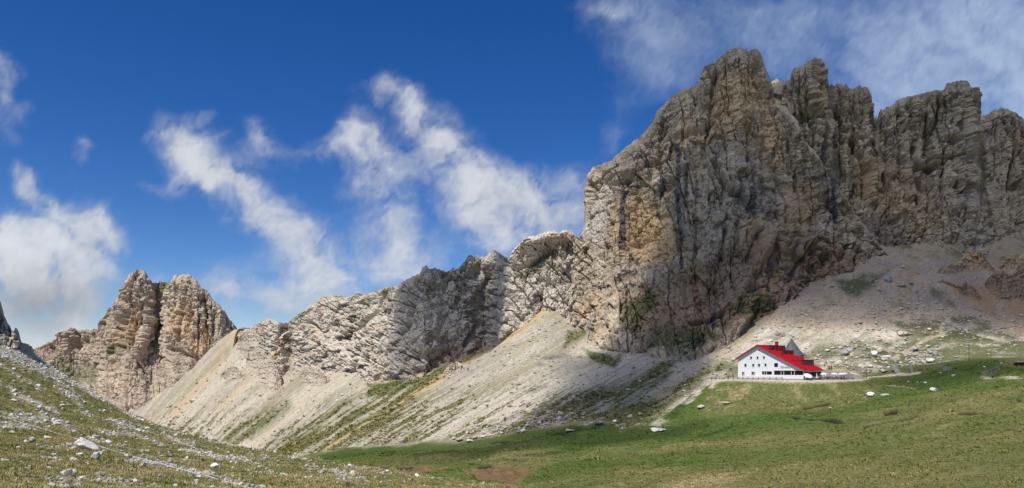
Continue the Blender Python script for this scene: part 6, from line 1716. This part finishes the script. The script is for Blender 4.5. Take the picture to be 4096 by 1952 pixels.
for (x, y, w, h) in [(272,1780,28,17),(190,1749,28,15),(130,1760,26,24),(104,1766,20,13),(216,1819,22,11),(318,1819,30,14),(295,1836,26,16),(220,1834,20,12),(19,1840,32,16),(92,1822,18,14),(226,1693,28,18),(272,1689,22,12),(382,1743,24,11),(413,1730,20,11),(446,1783,18,10),(397,1923,22,18),(617,1936,20,10),(312,1918,16,12),(463,1898,12,8),(587,1831,11,11),(558,1839,13,7),(680,1843,20,14),(683,1822,20,10),(105,1934,26,12),(175,1945,16,10),(433,1946,26,12),(598,1946,26,10),
                     (891,1757,20,10),(736,1737,14,9),(769,1785,15,9),(845,1806,12,8),(912,1811,15,9),(1001,1790,15,9),(1039,1802,13,7),(1009,1820,11,12),(991,1842,15,10),(944,1853,14,13),(925,1849,16,9),(1153,1840,13,9),(1225,1865,18,10),(1241,1867,18,7),(1277,1873,14,8),(1374,1881,16,6),(910,1879,11,9),(770,1935,15,11),(1207,1898,10,7),(955,1944,15,11),(1288,1937,13,7),(418,1644,18,11),(160,1630,22,12),(250,1620,18,10),(340,1610,16,9),(60,1560,20,12),(700,1775,16,9),(540,1745,14,8),(610,1700,14,8),(150,1690,18,10),(420,1850,12,8),(820,1905,14,9),(560,1900,16,9),(60,1900,18,10),(250,1890,16,9),(1450,1915,12,6),(1560,1925,14,6)]:
    boulder(x, y, w, h, L1, lime_bleached if (x + y) % 3 else lime, None, dmax=112, group=G1)
# slope beside and behind the house
L2 = 'pale boulder among the rubble on the slope right of the house'
named2 = [(3497,1415,28,24,'round white boulder on turf above the plank panels',lime_bleached,0),(3517,1402,32,22,'beige boulder just behind the round white one',lime_warm,5),(3543,1431,42,20,'broad flat white slab below the round boulder',lime_bleached,3),(3657,1396,34,18,'dark pitted grey boulder above the broken fence',lime_grey,4),(3727,1407,28,14,'dark layered rock leaning on a lighter one',lime_grey,1),(3742,1414,22,24,'upright grey rock right of the dark layered one',lime_grey,2),(3722,1443,34,18,'white boulder with flat top above the timber stack',lime,0),(3538,1482,40,15,'wide beige rock left of the wide plank panel',lime_warm,1),(3482,1464,24,13,'pale boulder above the signpost',lime,0),(3520,1469,28,12,'grey-white rock between the pale boulder and the plank panel',lime,4),(3380,1412,40,20,'large grey rock in the middle of the rubble slope',lime_grey,4),(3402,1400,30,18,'grey rock topping the large one on the rubble slope',lime_grey,2),(2936,1437,20,11,'white boulder at the left eave of the house',lime,0),
          (3622,1333,64,20,'long pale outcrop at the upper edge of the turf',lime_warm,1),(3585,1322,28,12,'flat dark-shadowed slab left of the long pale outcrop',lime,3),(3552,1113,28,30,'grey upright boulder high on the right scree cone',lime_grey,2),(3610,1140,30,14,'low grey rock high on the right scree cone',lime_grey,4),(3645,1132,20,12,'small grey rock right of the low one on the cone',lime_grey,0),(3672,1215,18,8,'pale flat stone low on the right scree cone',lime,1),(3240,1072,20,12,'pale block caught at the foot of the dark cliff',lime,5),(3338,1076,20,14,'pale block on the grass below the towers',lime,5),(3612,1068,18,12,'pale block at the top of the right scree cone',lime,5)]
for x, y, w, h, lb, mt, vr in named2: boulder(x, y, w, h, lb, mt, vr, dmin=228, group=G2)
for (x, y, w, h) in [(3310,1402,22,12),(3330,1392,20,9),(3415,1390,22,14),(3455,1398,18,14),(3384,1436,13,10),(3302,1448,13,11),(3345,1458,24,12),(3410,1462,15,9),(3440,1465,15,9),(3406,1480,13,7),(3475,1487,15,8),(3712,1384,20,9),(3747,1386,17,12),(3604,1449,13,6),(3280,1420,14,8),(3250,1405,14,8),(3362,1390,16,9),(3700,1395,12,8),(3560,1404,14,8),(3580,1380,16,9),(3620,1372,16,9),(3460,1440,12,8),(3425,1430,14,9),(3530,1450,12,6),(3640,1420,12,6),(3670,1428,12,7),(3160,1372,18,11),(3085,1362,18,10),(3220,1392,16,8),(3110,1336,20,11),(3020,1345,16,9),(3170,1345,14,8),(3420,1450,12,7),(3390,1468,12,7),(3500,1445,12,7),(3555,1468,12,7)]:
    boulder(x, y, w, h, L2, (lime, lime_bleached, lime_warm, lime_grey)[(x * 3 + y) % 4], None, dmin=228, group=G2)
# foot of the long scree
L3 = 'pale boulder among the blocks at the foot of the long scree'
for x, y, w, h, lb, mt, vr in [(2147,1655,26,24,'big grey-topped boulder at the foot of the long scree',lime_grey,2),(2396,1650,16,16,'orange-tinted block above the small shed',lime_warm,5),(2520,1667,24,17,'pale leaning block right above the small shed',lime,5),(2566,1655,30,13,'beige slab on the grassy scree tongue',lime_warm,1),(2460,1685,18,12,'white block right of the small shed',lime_bleached,0),(2433,1692,20,8,'beige flat stone touching the small shed at its right',lime_warm,1),(2363,1693,20,7,'flat white stone left of the small shed',lime_bleached,3),(1965,1740,26,11,'pale block in front of a dark hollow at the scree edge',lime,1)]:
    boulder(x, y, w, h, lb, mt, vr, dmin=225, group=G3)
for (x, y, w, h) in [(2123,1666,13,12),(2094,1722,24,15),(2070,1729,20,11),(2195,1696,16,10),(2221,1676,18,11),(2240,1670,20,14),(2290,1656,14,12),(2078,1712,16,10),(2110,1702,20,12),(1935,1745,28,12),(1900,1750,24,12),(1880,1762,30,12),(1840,1758,30,14),(2006,1732,18,10),(2050,1690,16,9),(2090,1680,14,9),(2160,1690,14,9),(2260,1690,14,8),(1985,1722,16,9),(1955,1700,18,10),(1820,1752,26,10)]:
    boulder(x, y, w, h, L3, (lime, lime_warm, lime, lime_grey)[(x + y) % 4], None, dmin=225, group=G3)
# white boulders in the meadow
for x, y, w, h, lb, mt, vr in [(3482,1578,32,20,'rounded white boulder on the green bank below the signpost',lime_bleached,0),(3537,1581,38,9,'long flat white stone right of the rounded meadow boulder',lime_bleached,3),(3733,1558,28,17,'white boulder alone in the lush hollow',lime_bleached,2),(2805,1628,32,16,'grey-white boulder on the grassy slope left below the fence',lime,0),(2893,1613,54,14,'long pale slab on the knoll below the fence',lime_warm,3),(2640,1718,84,17,'large low white rock half sunk in the flat meadow',lime_bleached,3),(2280,1720,36,10,'flat grey-white rock at the meadow edge left of the shed',lime,3),(3590,1500,15,9,'pale stone at the edge of the path',lime_bleached,5),(3764,1490,12,5,'small white stone at the top of the lush bank',lime_bleached,1),(3813,1502,16,7,'oval white stone on the lush bank',lime_bleached,3),(3701,1531,13,7,'small white stone with a twin in the lush hollow',lime_bleached,0),(3672,1528,8,4,'tiny flat white stone in the lush hollow',lime_bleached,1),(3937,1467,11,6,'white stone left of the cattle fence top',lime_bleached,0),(4005,1453,9,6,'whitish stone between cattle fence and log stack',lime_bleached,0),(3320,1634,16,12,'small white stone group low on the knoll face',lime,4),(3473,1513,9,6,'white stone at the foot of the signpost',lime_bleached,0),(3635,1526,9,4,'white stone chip on the upper lush bank',lime_bleached,1)]:
    boulder(x, y, w, h, lb, mt, vr, dmin=120, group=G4)
print('boulders', round(time.time() - T0, 1))
